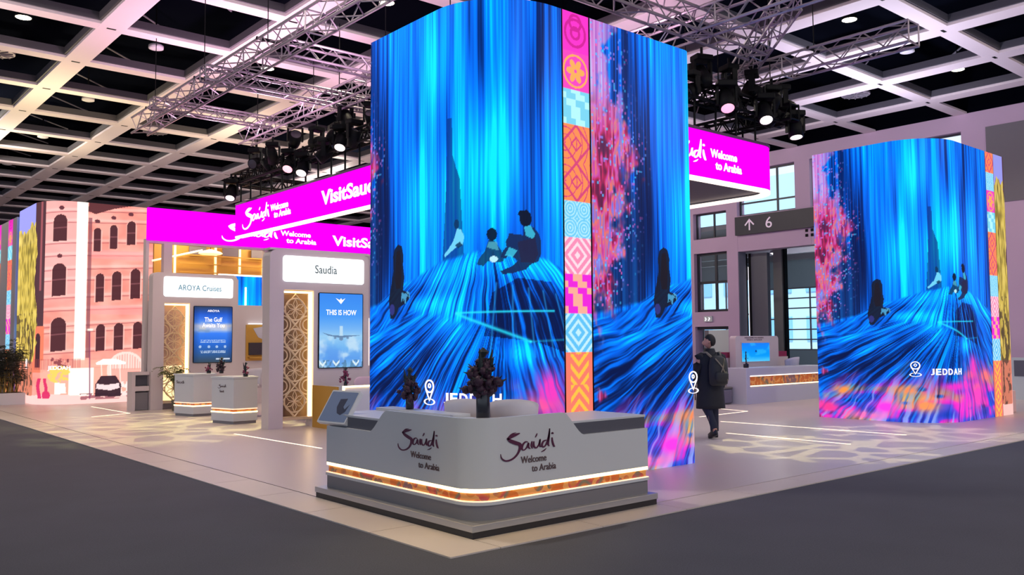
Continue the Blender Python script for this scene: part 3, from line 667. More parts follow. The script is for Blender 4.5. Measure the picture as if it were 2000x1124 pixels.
# direction board above the passage
sg = thing('direction_sign', 'dark direction board with an up arrow and the number 6', 'sign', (WX-0.1, 18.5, 6.15))
B('board', mat('dark_sign_board', rgb(38, 34, 50), 0.5), sg, WX-0.16, WX-0.02, 11.6, 20.3, 5.80, 6.52)
M['signtext'] = mat('sign_lettering', rgb(225, 205, 225), 0.5, emit=rgb(225, 205, 225), strength=0.25)
lettering('6', (WX-0.165, 18.9, 5.96), (0, -1, 0), (0, 0, 1), 0.28, 0.42, M['signtext'], sg, 0.01)
ar = MB(); ax = WX-0.17
def flat(b, pts): b.prism(pts, 0, 0.01, lambda a, z, c: (ax-c, 19.62-a, 6.17+z))
flat(ar, [(-0.03, -0.22), (0.03, -0.22), (0.03, 0.2), (-0.03, 0.2)])
flat(ar, [(-0.22, 0.0), (-0.18, -0.04), (0.0, 0.15), (0.0, 0.23)]); flat(ar, [(0.22, 0.0), (0.18, -0.04), (0.0, 0.15), (0.0, 0.23)])
ar.build('arrow', M['signtext'], sg)
es = thing('exit_sign', 'small lit running-man style exit light above the glazed door', 'sign', (WX-0.08, 21.9, 2.55))
B('box', M['palewall'], es, WX-0.08, WX-0.01, 21.55, 21.95, 2.44, 2.66)
MB().tube([(WX-0.085, 21.88, 2.6), (WX-0.085, 21.83, 2.54), (WX-0.085, 21.88, 2.48)], 0.02).build('symbol', M['ledwhite'], es); MB().tube([(WX-0.085, 21.70, 2.6), (WX-0.085, 21.66, 2.56), (WX-0.085, 21.72, 2.48)], 0.02).build('symbol', M['ledwhite'], es)
vp = thing('vent_plate', 'square plate of four dark vents right of the sign board', 'vent', (WX-0.03, 17.0, 5.5))
for a in (0, 1):
    for c in (0, 1): B('vent', M['black'], vp, WX-0.03, WX-0.005, 17.0+a*0.22, 17.1+a*0.22, 5.48+c*0.18, 5.58+c*0.18)

# light fittings and small fittings in the coffers
def downlight(x, y, z=CZ+0.35, power=180, label='', grp=None, col=(1, 0.86, 0.62)):
    t = thing('ceiling_lamp', label, 'lamp', (x, y, z), grp)
    hs_ = MB().lathe([(0.03, 0.9), (0.03, 0.12), (0.15, 0.10), (0.19, 0.0), (0.17, 0.0), (0.13, 0.06)], (x, y, z), 18).build('housing', M['black'], t, smooth=True)
    MB().lathe([(0.165, 0.012), (0.165, 0.0), (0.02, -0.02)], (x, y, z), 18).build('lens', M['lamp'], hs_)
    ld = bpy.data.lights.new('lamp_light', 'SPOT'); ld.energy = power; ld.color = col; ld.spot_size = 2.3; ld.spot_blend = 0.8; ld.shadow_soft_size = 0.17
    lo_ = bpy.data.objects.new('lamp_light', ld); stage(lo_, t); lo_.location = (0, 0, -0.06)
    return t
cx = lambda i: GX+GD*(i+0.5)
cy = lambda j: GY+GDY*(j+0.5)
LAMPS = [(1, -2, 'brightest ceiling lamp, just left of the tallest LED tower top'), (1, 0, 'ceiling lamp seen through the silver truss lattice'), (1, 2, 'ceiling lamp above the left end of the magenta ring'), (1, 4, 'ceiling lamp in the second coffer row above the far LED tower'), (1, 6, 'small ceiling lamp just right of the far tower top'), (1, 8, 'tiny ceiling lamp lowest over the far LED tower'),
         (-1, 0, 'ceiling lamp glowing near the top left corner'), (-1, 4, 'hidden lamp'), (4, -4, 'ceiling lamp above the long silver truss at the right'), (6, -4, 'ceiling lamp over the right-hand LED tower'),
         (-1, -4, ''), (-1, -8, ''), (2, -8, ''), (5, -8, ''), (4, 0, ''), (4, 4, '')]
for i, j, lb_ in LAMPS:
    if not lb_ or lb_ == 'hidden lamp':   # unseen lamps added further round the hall to brighten it: their light only
        ld = bpy.data.lights.new('lamp_light', 'POINT'); ld.energy = 900; ld.color = (1, 0.9, 0.78); ld.shadow_soft_size = 0.2
        o_ = bpy.data.objects.new('lamp_light', ld); S.collection.objects.link(o_); o_.location = (cx(i), cy(j), CZ-0.35); continue
    downlight(cx(i), cy(j), label=lb_, power=520)
def round_vent(x, y, label):
    t = thing('ceiling_vent', label, 'vent', (x, y, CZ+0.3))
    MB().lathe([(0.42, 0.05), (0.42, 0.0), (0.36, -0.01), (0.05, -0.01)], (x, y, CZ+0.3), 24).build('disc', M['truss'], t)
    b = MB()
    for q in range(12):
        a = q*PI/6; b.tube([(x+0.1*math.cos(a), y+0.1*math.sin(a), CZ+0.28), (x+0.38*math.cos(a), y+0.38*math.sin(a), CZ+0.28)], 0.02, 5)
    b.build('slats', M['wallgrey'], t)
round_vent(cx(6), cy(-3), 'round slatted vent in the ceiling above the right-hand tower')
round_vent(cx(1), cy(3), 'round slatted vent in the ceiling over the left truss end')
round_vent(cx(-1), cy(1), 'round slatted vent at the left picture border')
def detector(x, y, label):
    t = thing('ceiling_speaker', label, 'speaker', (x, y, CZ+0.2))
    MB().lathe([(0.09, 0.16), (0.18, 0.10), (0.18, 0.02), (0.12, 0.0)], (x, y, CZ+0.2), 14).build('dome', M['seat'], t, smooth=True)
    MB().tube([(x, y, CZ+0.36), (x, y, CZ+1.5)], 0.02).build('stem', M['black'], t)
for (x, y, l_) in ((7.22, 22.2, 'white dome speaker highest in the left ceiling'), (7.22, 28.3, 'white dome speaker second from the top left'), (7.3, 34.4, 'white dome speaker third from the top left'), (7.3, 40.5, 'smallest white dome speaker above the far tower'), (22.26, 10.2, 'white dome speaker right of the long silver truss')):
    detector(x, y, l_)
# braces up in the coffers
bz = MB()
for i in range(-2, 7):
    for j in range(-6, 10):
        if (i*7+j*3) % 3 == 0:
            bz.tube([(cx(i)-1.1, cy(j)-1.0, CZ+0.9), (cx(i)+1.1, cy(j)+1.0, CZ+0.9)], 0.025, 5)
tag(bz.build('ceiling_braces', M['wallgrey']), kind='structure')

# ---------------------------------------------------------------- front reception counter
M['ornament'] = mat('ornament_strip', rgb(200, 120, 90), 0.5)
def ornament_nodes(m, scale=3.2):
    nt = m.node_tree; b = nt.nodes['Principled BSDF']
    tc = nt.nodes.new('ShaderNodeTexCoord'); n = nt.nodes.new('ShaderNodeTexNoise'); n.inputs['Scale'].default_value = scale; n.inputs['Detail'].default_value = 0
    nt.links.new(tc.outputs['Object'], n.inputs['Vector'])
    rp = nt.nodes.new('ShaderNodeValToRGB'); rp.color_ramp.interpolation = 'LINEAR'; e = rp.color_ramp.elements
    e[0].position = 0; e[0].color = (*rgb(176, 62, 50), 1); e[1].position = 0.42; e[1].color = (*rgb(190, 108, 40), 1)
    for p, c in ((0.48, rgb(96, 112, 104)), (0.54, rgb(176, 70, 78)), (0.60, rgb(190, 124, 60)), (0.66, rgb(120, 92, 112))):
        q = e.new(p); q.color = (*c, 1)
    v = nt.nodes.new('ShaderNodeTexVoronoi'); v.inputs['Scale'].default_value = 9; nt.links.new(tc.outputs['Object'], v.inputs['Vector'])
    mt = nt.nodes.new('ShaderNodeMath'); mt.operation = 'GREATER_THAN'; mt.inputs[1].default_value = 0.58; nt.links.new(v.outputs['Distance'], mt.inputs[0])
    mx = nt.nodes.new('ShaderNodeMix'); mx.data_type = 'RGBA'; mx.inputs[7].default_value = (*rgb(206, 150, 92), 1)
    nt.links.new(n.outputs['Fac'], rp.inputs[0]); nt.links.new(mt.outputs[0], mx.inputs[0]); nt.links.new(rp.outputs[0], mx.inputs[6]); nt.links.new(mx.outputs[2], b.inputs['Base Color'])
ornament_nodes(M['ornament'])
rc = thing('reception_counter', 'white L-shaped reception counter with glowing strip and grey base, nearest of all', 'counter', (5.4, 6.8, 0))
def ell_poly(x0, x1, y0, y1, dx, dy, r=0.0):
    """L outline: corner at (x0,y0), legs to x1 and y1, leg depths dx (along x of the y leg) and dy"""
    c = [(x0, y0)] if r <= 0 else [(x0+r-r*math.cos(t), y0+r-r*math.sin(t)) for t in [PI/2*k/24 for k in range(25)]]
    return c + [(x1, y0), (x1, y0+dy), (x0+dx, y0+dy), (x0+dx, y1), (x0, y1)]
X0, X1, Y0, Y1 = 4.67, 6.93, 5.98, 8.58
MB().prism(ell_poly(4.60, 6.98, 5.915, 8.68, 0.95, 0.95), 0.0, 0.068).build('plinth', M['blackplinth'], rc)
MB().prism(ell_poly(4.59, 6.99, 5.905, 8.69, 0.97, 0.97), 0.068, 0.125).build('plinth_trim', M['alu'], rc, bevel=0.004)
MB().prism(ell_poly(X0+.008, X1-.002, Y0+.008, Y1-.002, 0.64, 0.64, 0.26), 0.125, 0.255).build('base', M['greylam'], rc)
MB().prism(ell_poly(X0-.004, X1+.01, Y0-.004, Y1+.01, 0.66, 0.66, 0.27), 0.255, 0.284).build('lower_lip', M['white'], rc)
MB().prism(ell_poly(X0+.0, X1+.008, Y0+.0, Y1+.008, 0.65, 0.65, 0.27), 0.284, 0.292).build('lower_light_strip', M['warmsoft'], rc)
MB().prism(ell_poly(X0+.022, X1-.01, Y0+.022, Y1-.01, 0.62, 0.62, 0.25), 0.292, 0.362).build('ornament_band', M['ornament'], rc)
MB().prism(ell_poly(X0+.002, X1-.002, Y0+.002, Y1-.002, 0.65, 0.65, 0.27), 0.362, 0.397).build('light_strip', M['warm'], rc)
# upper body: a shell that follows the L with a raised centre
def shell(x0, y0, x1, y1, r, th, zb, topf, n=60):
    P = []
    for k in range(n+1): P.append((x0, y1-(y1-y0-r)*k/n, 0))
    for k in range(1, 31): t = PI/2*k/30; P.append((x0+r-r*math.cos(t), y0+r-r*math.sin(t), 1))
    for k in range(1, n+1): P.append((x0+r+(x1-x0-r)*k/n, y0, 2))
    vs = []
    for (x, y, kd) in P:
        zt = topf(x, y, kd)
        if kd == 0: nx, ny = 1, 0
        elif kd == 2: nx, ny = 0, 1
        else:
            d = Vector((x0+r-x, y0+r-y)); d.normalize(); nx, ny = d.x, d.y
        vs += [(x, y, zb), (x, y, zt), (x+nx*th, y+ny*th, zt), (x+nx*th, y+ny*th, zb)]
    fs = []
    for i in range(len(P)-1):
        for k in range(4): fs.append((4*i+k, 4*(i+1)+k, 4*(i+1)+(k+1) % 4, 4*i+(k+1) % 4))
    m = 4*(len(P)-1); fs += [(0, 1, 2, 3), (m+3, m+2, m+1, m)]
    return MB().add(vs, fs)
def topf(x, y, kd):
    if kd == 0: t = min(1, max(0, (7.69-y)/0.30)); 
    elif kd == 2: t = min(1, max(0, (6.0-x)/0.26))
    else: t = 1
    t = t*t*(3-2*t)*0.6+t*0.4
    return 0.785+0.225*t
shell(X0, Y0, X1, Y1, 0.28, 0.035, 0.395, topf).build('front_panel', M['white'], rc, smooth=False)
MB().prism(ell_poly(X0+.036, X1-.004, Y0+.036, Y1-.004, 0.60, 0.60, 0.245), 0.395, 0.895).build('recess_panel', M['recess'], rc)
MB().prism(ell_poly(X0+.036, X1+.01, Y0+.036, Y1+.01, 0.78, 0.76, 0.245), 0.895, 0.918).build('worktop', M['white'], rc, bevel=0.003)
wordmark((X0-0.001, 7.17, 0.64), (0, -1, 0), (0, 0, 1), 0.68, 0.235, M['plum'], rc)
lettering('Welcome', (X0-0.001, 6.95, 0.60), (0, -1, 0), (0, 0, 1), 0.33, 0.058, M['greytext'], rc, bold=0.004)
lettering('to Arabia', (X0-0.001, 6.82, 0.515), (0, -1, 0), (0, 0, 1), 0.33, 0.058, M['greytext'], rc, bold=0.004)
wordmark((4.96, Y0-0.001, 0.61), (1, 0, 0), (0, 0, 1), 0.67, 0.27, M['plum'], rc)
lettering('Welcome', (5.20, Y0-0.001, 0.585), (1, 0, 0), (0, 0, 1), 0.31, 0.062, M['greytext'], rc, bold=0.004)
lettering('to Arabia', (5.33, Y0-0.001, 0.50), (1, 0, 0), (0, 0, 1), 0.30, 0.062, M['greytext'], rc, bold=0.004)
B('inner_ledge', M['white'], rc, 5.27, 5.50, 7.1, 8.55, 0.918, 0.95, bevel=0.004)

# slanted touch screen at the left end of the counter
tb = thing('touch_screen', 'tilted touch screen in a white frame on the left end of the front counter', 'screen', (4.75, 8.45, 0.918))
def quad_slab(name, c, ux, uy, w_, h_, d0, d1, m, parent):
    c = Vector(c); ux = Vector(ux).normalized(); uy = Vector(uy).normalized(); n = ux.cross(uy).normalized(); b = MB()
    b.prism(rrect(-w_/2, w_/2, -h_/2, h_/2, 0.012, 3), d0, d1, lambda a, q, z: tuple(c+ux*a+uy*q+n*z)); return b.build(name, m, parent)
tc_, tux, tuy = (4.74, 8.45, 0.99), (0.12, -1, 0), (0.62, 0.22, 1.0)
tuy = (Vector(tuy) - Vector(tux).normalized()*Vector(tuy).dot(Vector(tux).normalized()))
quad_slab('frame', tc_, tux, tuy, 0.50, 0.40, -0.045, 0.0, M['white'], tb)
M['tabletglass'] = mat('touch_screen_glass', rgb(60, 70, 92), 0.15, emit=rgb(110, 122, 150), strength=0.45)
quad_slab('display', tc_, tux, tuy, 0.46, 0.36, 0.0, 0.003, M['tabletglass'], tb)
M['tabletdark'] = mat('touch_screen_drawing', rgb(70, 76, 96), 0.2)
n_ = Vector(tux).normalized().cross(Vector(tuy).normalized()); g_ = MB()
g_.prism([(-0.02, 0.09), (0.10, 0.10), (0.09, 0.0), (0.13, -0.03), (0.18, 0.03), (0.16, -0.06), (0.10, -0.10), (0.03, -0.08), (-0.02, -0.01)], 0.003, 0.005, lambda a, q, z: tuple(Vector(tc_)+Vector(tux).normalized()*a+Vector(tuy).normalized()*q+n_*z))
g_.build('drawing', M['tabletdark'], tb)
MB().tube([(4.84, 8.42, 0.918), (4.78, 8.44, 0.95)], 0.05, 10).build('stand', M['white'], tb)

# ---------------------------------------------------------------- flowers in vases
M['petal'] = mat('dark_plum_petals', rgb(52, 22, 48), 0.6, vary=0.3, vscale=30); M['petal2'] = mat('magenta_petals', rgb(126, 44, 84), 0.6, vary=0.3, vscale=30)
M['vase'] = mat('black_vase', rgb(24, 26, 38), 0.25); M['leafdark'] = mat('dark_leaf', rgb(26, 40, 46), 0.6, vary=0.3, vscale=20)
def bouquet(label, x, y, z, hv, rv, hb, rb, petal, seed, vase='vase', n=46, spikes=5, grp=None):
    rnd = random.Random(seed); t = thing('flower_vase', label, 'vase', (x, y, z), grp)
    MB().lathe([(rv*0.9, 0), (rv, 0.01), (rv, hv*0.96), (rv*0.93, hv), (rv*0.8, hv), (rv*0.8, hv*0.9)], (x, y, z), 18).build('vase', M[vase], t, smooth=True)
    b = MB(); lf = MB()
    for k in range(n):
        a = rnd.random()*2*PI; q = rnd.random(); rr = rb*(0.25+0.75*rnd.random())*(math.sin(PI*min(0.95, 0.15+q*0.85)))**0.5*(1.1-0.5*q)
        px, py, pz = x+rr*math.cos(a), y+rr*math.sin(a), z+hv*0.9+hb*0.72*q
        s_ = rb*rnd.uniform(0.13, 0.27)
        b.ball((px, py, pz), s_, 6, 4, (1, 1, rnd.uniform(0.7, 1.5)))
        for w_ in range(3):
            aa = rnd.random()*6.3; lf.tube([(px, py, pz), (px+s_*1.6*math.cos(aa), py+s_*1.6*math.sin(aa), pz+s_*rnd.uniform(-0.6, 1.4))], [s_*0.35, s_*0.05], 4)
    for k in range(spikes):
        a = rnd.random()*2*PI; l = rnd.uniform(0.7, 1.0); tx, ty = x+rb*0.55*math.cos(a), y+rb*0.55*math.sin(a)
        top = z+hv+hb*l; lf.tube([(x, y, z+hv*0.9), ((x+tx)/2, (y+ty)/2, (z+hv+top)/2), (tx, ty, top)], [0.012, rb*0.16, 0.004], 5)
    lf.tube([(x, y, z+hv), (x, y, z+hv+hb*0.78), (x+0.01, y, z+hv+hb*0.9), (x, y, z+hv+hb)], [0.02, rb*0.1, rb*0.28, 0.005], 6)
    tag(b.build('blossoms', M[petal], t, smooth=True)); lf.build('leaves', M['leafdark'], t)
    return t
bouquet('tall black vase of dark plum flowers behind the corner of the front counter', 5.12, 6.42, 0.918, 0.29, 0.065, 0.42, 0.19, 'petal', 3, n=90, spikes=6)
bouquet('small dark vase of plum flowers on the left leg of the front counter', 5.38, 8.03, 0.95, 0.13, 0.045, 0.33, 0.13, 'petal', 5, n=40)

# ---------------------------------------------------------------- chairs
def shell_chair(label, x, y, rz, grp=None, hs=0.62, hb=1.06):
    """white bucket chair on a slim stem; the back faces -Y before turning"""
    t = thing('bucket_chair', label, 'chair', (0, 0, 0), grp)
    vs = []; n = 14
    for j in range(7):
        v = j/6; z = hs+0.02+(hb-hs)*v
        for i in range(n+1):
            a = PI*1.15*(i/n-0.5)-PI/2; r_ = 0.23+0.03*v; top = z-(0.10*v*abs(i/n-0.5)**2*4)
            vs.append((r_*math.cos(a), r_*math.sin(a)*0.9-0.02*v, top))
    m_ = len(vs); vs += [(p[0]*0.9, p[1]*0.9, p[2]) for p in vs]; fs = []
    for j in range(6):
        for i in range(n):
            a = j*(n+1)+i; fs += [(a, a+1, a+n+2, a+n+1), (m_+a, m_+a+n+1, m_+a+n+2, m_+a+1)]
    for i in range(n): fs += [(6*(n+1)+i, 6*(n+1)+i+1, m_+6*(n+1)+i+1, m_+6*(n+1)+i), (i, m_+i, m_+i+1, i+1)]
    for j in range(6):
        a = j*(n+1); c = a+n; fs += [(a, a+n+1, m_+a+n+1, m_+a), (c, m_+c, m_+c+n+1, c+n+1)]
    MB().add(vs, fs).build('backrest', M['seat'], t, smooth=True)
    MB().lathe([(0.02, -0.03), (0.20, -0.02), (0.225, 0.02), (0.20, 0.05), (0.02, 0.055)], (0, 0, hs), 18).build('seat', M['seat'], t, smooth=True)
    MB().lathe([(0.03, 0.02), (0.03, hs-0.03)], (0, 0, 0), 10).build('stem', M['alu'], t, smooth=True)
    MB().lathe([(0.22, 0.0), (0.22, 0.012), (0.04, 0.03)], (0, 0, 0), 20).build('base', M['alu'], t, smooth=True)
    t.location = (x, y, 0.012); t.rotation_euler = (0, 0, rz)
    return t
shell_chair('white bucket chair behind the front counter, left of the tall flowers', 5.72, 7.42, math.radians(-45))
shell_chair('white bucket chair behind the front counter, right of the tall flowers', 6.0, 7.0, math.radians(-45))

# ---------------------------------------------------------------- hanging ring sign with its lighting truss
RX0, RX1, RY0, RY1, RZ0, RZ1 = 9.57, 15.15, 9.45, 22.75, 4.55, 5.42
rs = thing('hanging_ring_sign', 'magenta lit ring sign hanging over the middle of the stand', 'sign', ((RX0+RX1)/2, (RY0+RY1)/2, RZ0))
def ring_band(x0, x1, y0, y1, rr, th, z0, z1):
    o_ = rrect(x0, x1, y0, y1, rr, 12); i_ = rrect(x0+th, x1-th, y0+th, y1-th, [max(0.01, q-th) for q in rr], 12); n = len(o_)
    vs = [(a, b, z0) for a, b in o_]+[(a, b, z1) for a, b in o_]+[(a, b, z0) for a, b in i_]+[(a, b, z1) for a, b in i_]; fs = []
    ks = [k for k in range(n) if not (o_[k][1] > y1-0.5 and o_[(k+1) % n][1] > y1-0.5 and abs(o_[k][0]-o_[(k+1) % n][0]) > 1)]   # open towards the rear
    for k in ks:
        c = (k+1) % n; fs += [(k, c, n+c, n+k), (2*n+k, 3*n+k, 3*n+c, 2*n+c), (n+k, n+c, 3*n+c, 3*n+k), (k, 2*n+k, 2*n+c, c)]
    return MB().add(vs, fs)
RR = [1.35, 0.7, 0.02, 0.02]
fasc = ring_band(RX0, RX1, RY0, RY1, RR, 0.10, RZ0+0.03, RZ1).build('fascia', M['magenta'], rs)
ring_band(RX0+0.10, RX1-0.10, RY0+0.10, RY1-0.02, [1.25, 0.6, 0.02, 0.02], 0.03, RZ0+0.03, RZ1).build('inner_lining', M['recess'], rs)
ring_band(RX0-0.01, RX1+0.01, RY0-0.01, RY1+0.01, RR, 0.12, RZ1, RZ1+0.05).build('top_rail', mat('dark_purple_rail', rgb(70, 20, 80), 0.5), rs)
M['pinkwarm'] = mat('soft_white_strip', (1, 1, 1), 0.5, emit=(1.0, 0.80, 0.64), strength=1.6)
ring_band(RX0+0.0, RX1-0.0, RY0+0.0, RY1-0.0, RR, 0.16, RZ0-0.02, RZ0+0.03).build('light_strip', M['pinkwarm'], rs)
MB().prism(rrect(RX0+0.16, RX1-0.16, RY0+0.16, RY0+4.6, [1.2, 0.55, 0.05, 0.05], 10), RZ0+0.06, RZ0+0.10).build('soffit', mat('dark_soffit', rgb(66, 56, 78), 0.5), rs)
wordmark((RX0-0.001, 22.25, 4.68), (0, -1, 0), (0, 0.0, 1), 1.66, 0.60, M['ledwhite'], fasc, 0.01, 1.4)
for s_, o_, w_, h_ in (('Welcome', (RX0-0.001, 20.55, 5.0), 0.98, 0.17), ('to Arabia', (RX0-0.001, 20.35, 4.81), 0.92, 0.17), ('VisitSaudi', (RX0-0.001, 17.9, 4.82), 2.45, 0.34)):
    lettering(s_, o_, (0, -1, 0), (0, 0, 1), w_, h_, M['ledwhite'], fasc, 0.01, bold=0.03)
wordmark((11.25, RY0-0.001, 4.70), (1, 0, 0), (0, 0, 1), 1.42, 0.56, M['ledwhite'], fasc, 0.01, 1.3)
lettering('Welcome', (12.78, RY0-0.001, 4.97), (1, 0, 0), (0, 0, 1), 0.80, 0.155, M['ledwhite'], fasc, 0.01, bold=0.03)
lettering('to Arabia', (12.92, RY0-0.001, 4.76), (1, 0, 0), (0, 0, 1), 0.80, 0.155, M['ledwhite'], fasc, 0.01, bold=0.03)

def truss(name, label, p, q, wd, m, cat='truss', flat=False, r=0.025, step=None, grp=None, parent=None):
    p = Vector(p); q = Vector(q); d = (q-p); L = d.length; d.normalize(); up = Vector((0, 0, 1)); sd = d.cross(up).normalized()
    t = thing(name, label, cat, tuple(p), grp) if parent is None else parent
    h = wd/2; C4 = [sd*h+up*h, sd*-h+up*h, sd*-h-up*h, sd*h-up*h]
    for c in C4: MB().tube([p+c, q+c], r, 6).build('chord', m, t)
    b = MB(); n = max(2, int(L/(step or wd*1.05)))
    for k in range(n):
        a0 = p+d*(L*k/n); a1 = p+d*(L*(k+1)/n)
        for e in range(4):
            c0, c1 = C4[e], C4[(e+1) % 4]
            if k % 2: c0, c1 = c1, c0
            b.tube([a0+c0, a1+c1], r*0.5, 4)
        for e in range(4):
            if k % 6 == 0: b.tube([a0+C4[e], a0+C4[(e+1) % 4]], r*0.6, 4)
    b.build('lattice', m, t)
    return t
# black rods carrying the ring and the black truss rectangle above it
rd = []
y = RY1-0.25
def rod(x, y):
    MB().tube([(x, y, RZ1+0.03), (x, y, 5.98)], 0.022, 6).build('rod', M['black'], rs)
while y > RY0+1.4: rod(RX0+0.05, y); y -= 0.62
x = RX0+1.6
while x < RX1-0.6: rod(x, RY0+0.05); x += 0.62
y = RY0+0.9
while y < RY1-1: rod(RX1-0.05, y); y += 1.2
TZ = 6.12
bt = thing('lighting_truss', 'black truss rectangle full of stage lights above the magenta ring sign', 'truss', (RX0, RY0, TZ))
for a, c in (((RX0+0.05, RY0+0.9, TZ), (RX0+0.05, RY1, TZ)), ((RX0+0.9, RY0+0.1, TZ), (RX1+0.3, RY0+0.1, TZ)), ((RX1-0.05, RY0-0.3, TZ), (RX1-0.05, RY1, TZ)), ((RX0+0.2, RY1, TZ), (RX1, RY1, TZ)), ((RX0+0.9, RY0+0.1, TZ), (RX0+0.05, RY0+0.95, TZ)), ((RX0, 13.2, TZ), (RX1, 13.2, TZ))):
    truss('', '', a, c, 0.29, M['black'], parent=bt, r=0.032, step=0.2)
for (x_, y_) in ((RX0+.05, 21.5), (RX0+.05, 17.2), (RX0+.05, 13), (13.2, RY0+.1), (14.9, RY0+.1), (RX1, 14)):
    MB().tube([(x_, y_, TZ+0.15), (x_, y_, CZ)], 0.012, 5).build('hanging_cable', M['black'], bt)
M['lenspink'] = mat('lit_pink_lens', (1, 1, 1), 0.4, emit=(1.0, 0.30, 0.42), strength=1.1); M['lenswhite'] = mat('lit_white_lens', (1, 1, 1), 0.4, emit=(1.0, 0.88, 0.78), strength=1.1)
M['lensoff'] = mat('unlit_lens', rgb(70, 66, 80), 0.2)
def moving_head(label, x, y, z, rz, tilt, lens, up=False, s=1.0, grp=None):
    t = thing('stage_light', label, 'spotlight', (0, 0, 0), grp)
    MB().box(-0.17*s, 0.17*s, -0.13*s, 0.13*s, 0.0, 0.11*s).build('base', M['black'], t, bevel=0.02)
    MB().box(-0.19*s, -0.15*s, -0.05, 0.05, -0.33*s, 0.0).build('yoke_arm', M['black'], t); MB().box(0.15*s, 0.19*s, -0.05, 0.05, -0.33*s, 0.0).build('yoke_arm', M['black'], t)
    a = math.radians(tilt); Rx = Matrix.Rotation(a, 3, 'X'); c = Vector((0, 0, -0.27*s))
    q = MB().lathe([(0.03, 0.26*s), (0.11*s, 0.24*s), (0.14*s, 0.1*s), (0.145*s, -0.16*s), (0.12*s, -0.16*s)], (0, 0, 0), 14)
    q.v = [tuple(Rx @ Vector(v)+c) for v in q.v]; hd_ = q.build('head', M['black'], t, smooth=True)
    q = MB().lathe([(0.118*s, -0.15*s), (0.118*s, -0.165*s), (0.01, -0.175*s)], (0, 0, 0), 14); q.v = [tuple(Rx @ Vector(v)+c) for v in q.v]; q.build('lens', lens, hd_)
    MB().tube([(0, 0, 0.11*s), (0, 0, 0.26*s)], 0.025, 6).build('clamp', M['black'], t)
    t.location = (x, y, z); t.rotation_euler = (0, 0, math.radians(rz))
    return t
# camera side direction so that lit lenses are seen: heads hang under or stand beside the black truss
hz = [('stage light with a pink lens above the left half of the ring', 9.45, 19.3, 6.25, -50, -38, 'lenspink'), ('stage light with a white lens just right of the pink one', 9.45, 18.6, 6.05, -50, -34, 'lenswhite'),
      ('large stage light with a white lens beside the tower edge', 9.45, 16.8, 6.35, -50, -30, 'lenswhite'), ('dark stage light at the left end of the ring', 9.5, 21.3, 6.62, -60, -70, 'lensoff'),
      ('dark stage light standing high on the black truss, left of centre', 9.5, 19.1, 6.85, -20, -120, 'lensoff'), ('dark stage light highest of those left of the tower', 9.5, 16.7, 6.85, 10, 150, 'lensoff'),
      ('dark tilted stage light between the two white lensed ones', 9.45, 17.6, 6.2, 60, 50, 'lensoff'), ('small stage light at the outer left corner of the ring', 9.3, 22.4, 5.95, -40, -30, 'lenswhite'),
      ('stage light with a glowing pink lens right of the tallest tower', 12.95, 9.2, 6.22, -40, -30, 'lenspink'), ('stage light with a pale lens above the words of the ring sign', 14.15, 9.2, 6.2, -40, -30, 'lenswhite'),
      ('stage light hanging from the outer right end of the black truss', 15.35, 9.3, 6.1, -30, -12, 'lenswhite'), ('dark stage light standing above the pale lensed one', 14.2, 9.5, 6.72, 30, 120, 'lensoff'),
      ('dark stage light standing at the right end of the black truss', 15.2, 9.5, 6.62, 60, 100, 'lensoff'), ('dark stage light close behind the right edge of the tall tower', 12.65, 9.5, 6.7, -20, 140, 'lensoff')]
for l_, x_, y_, z_, a_, ti, ln in hz: moving_head(l_, x_, y_, z_, a_, ti, M[ln], s=1.0)
rn_ = random.Random(9)
for y_ in (20.6, 20.0, 18.1, 17.25, 16.2, 15.7, 15.1):
    moving_head('dark unlit stage light packed on the black truss left of the tall tower', 9.35+rn_.uniform(0, 0.35), y_, rn_.uniform(6.3, 6.75), rn_.uniform(0, 360), rn_.uniform(40, 160), M['lensoff'], s=0.95, grp='dark stage lights on the left run of the black truss')
for x_ in (12.3, 13.4, 13.75, 14.65, 14.95):
    moving_head('dark unlit stage light packed on the black truss right of the tall tower', x_, 9.35+rn_.uniform(0, 0.35), rn_.uniform(6.3, 6.75), rn_.uniform(0, 360), rn_.uniform(40, 160), M['lensoff'], s=0.95, grp='dark stage lights on the right run of the black truss')
for y_ in np.arange(15.2, 22.6, 0.45): pass
# silver trusses under the ceiling
truss('silver_truss', 'long silver truss running from the upper middle towards the left ceiling', (6.77, 8.0, 7.0), (6.77, 21.9, 7.0), 0.38, M['truss'], r=0.026)
truss('silver_truss', 'shorter silver truss ending left of the black stage lights', (9.28, 13.6, 7.0), (9.28, 21.5, 7.0), 0.34, M['truss'], r=0.024)
truss('silver_truss', 'silver cross truss meeting the long one nearest the tower top', (6.95, 14.4, 7.0), (12.0, 14.4, 7.0), 0.28, M['truss'], r=0.024)
truss('silver_truss', 'silver cross truss behind the glowing lamp', (6.35, 16.75, 7.0), (12.0, 16.75, 7.0), 0.28, M['truss'], r=0.024)
truss('silver_truss', 'thin silver cross truss furthest left', (6.3, 19.6, 7.0), (9.1, 19.6, 7.0), 0.24, M['truss'], r=0.02)
truss('silver_truss', 'long silver truss at the upper right with its end in the open', (15.0, 6.75, 7.0), (15.0, 15.0, 7.0), 0.38, M['truss'], r=0.026)
truss('silver_truss', 'silver truss rising behind the top right edge of the tallest tower', (11.75, 6.0, 7.0), (11.75, 14.0, 7.0), 0.38, M['truss'], r=0.026)
truss('silver_truss', 'slanting silver truss joining the two trusses at the right', (12.0, 7.3, 7.0), (15.0, 10.45, 7.0), 0.34, M['truss'], r=0.024)
truss('silver_truss', 'silver cross truss passing above the ornament band', (7.5, 8.9, 7.0), (13.5, 8.9, 7.0), 0.38, M['truss'], r=0.026)
truss('silver_truss', 'bright silver truss small and far away over the old-town tower', (4.6, 30.0, 7.6), (4.6, 38.0, 7.6), 0.38, M['truss'], r=0.026)
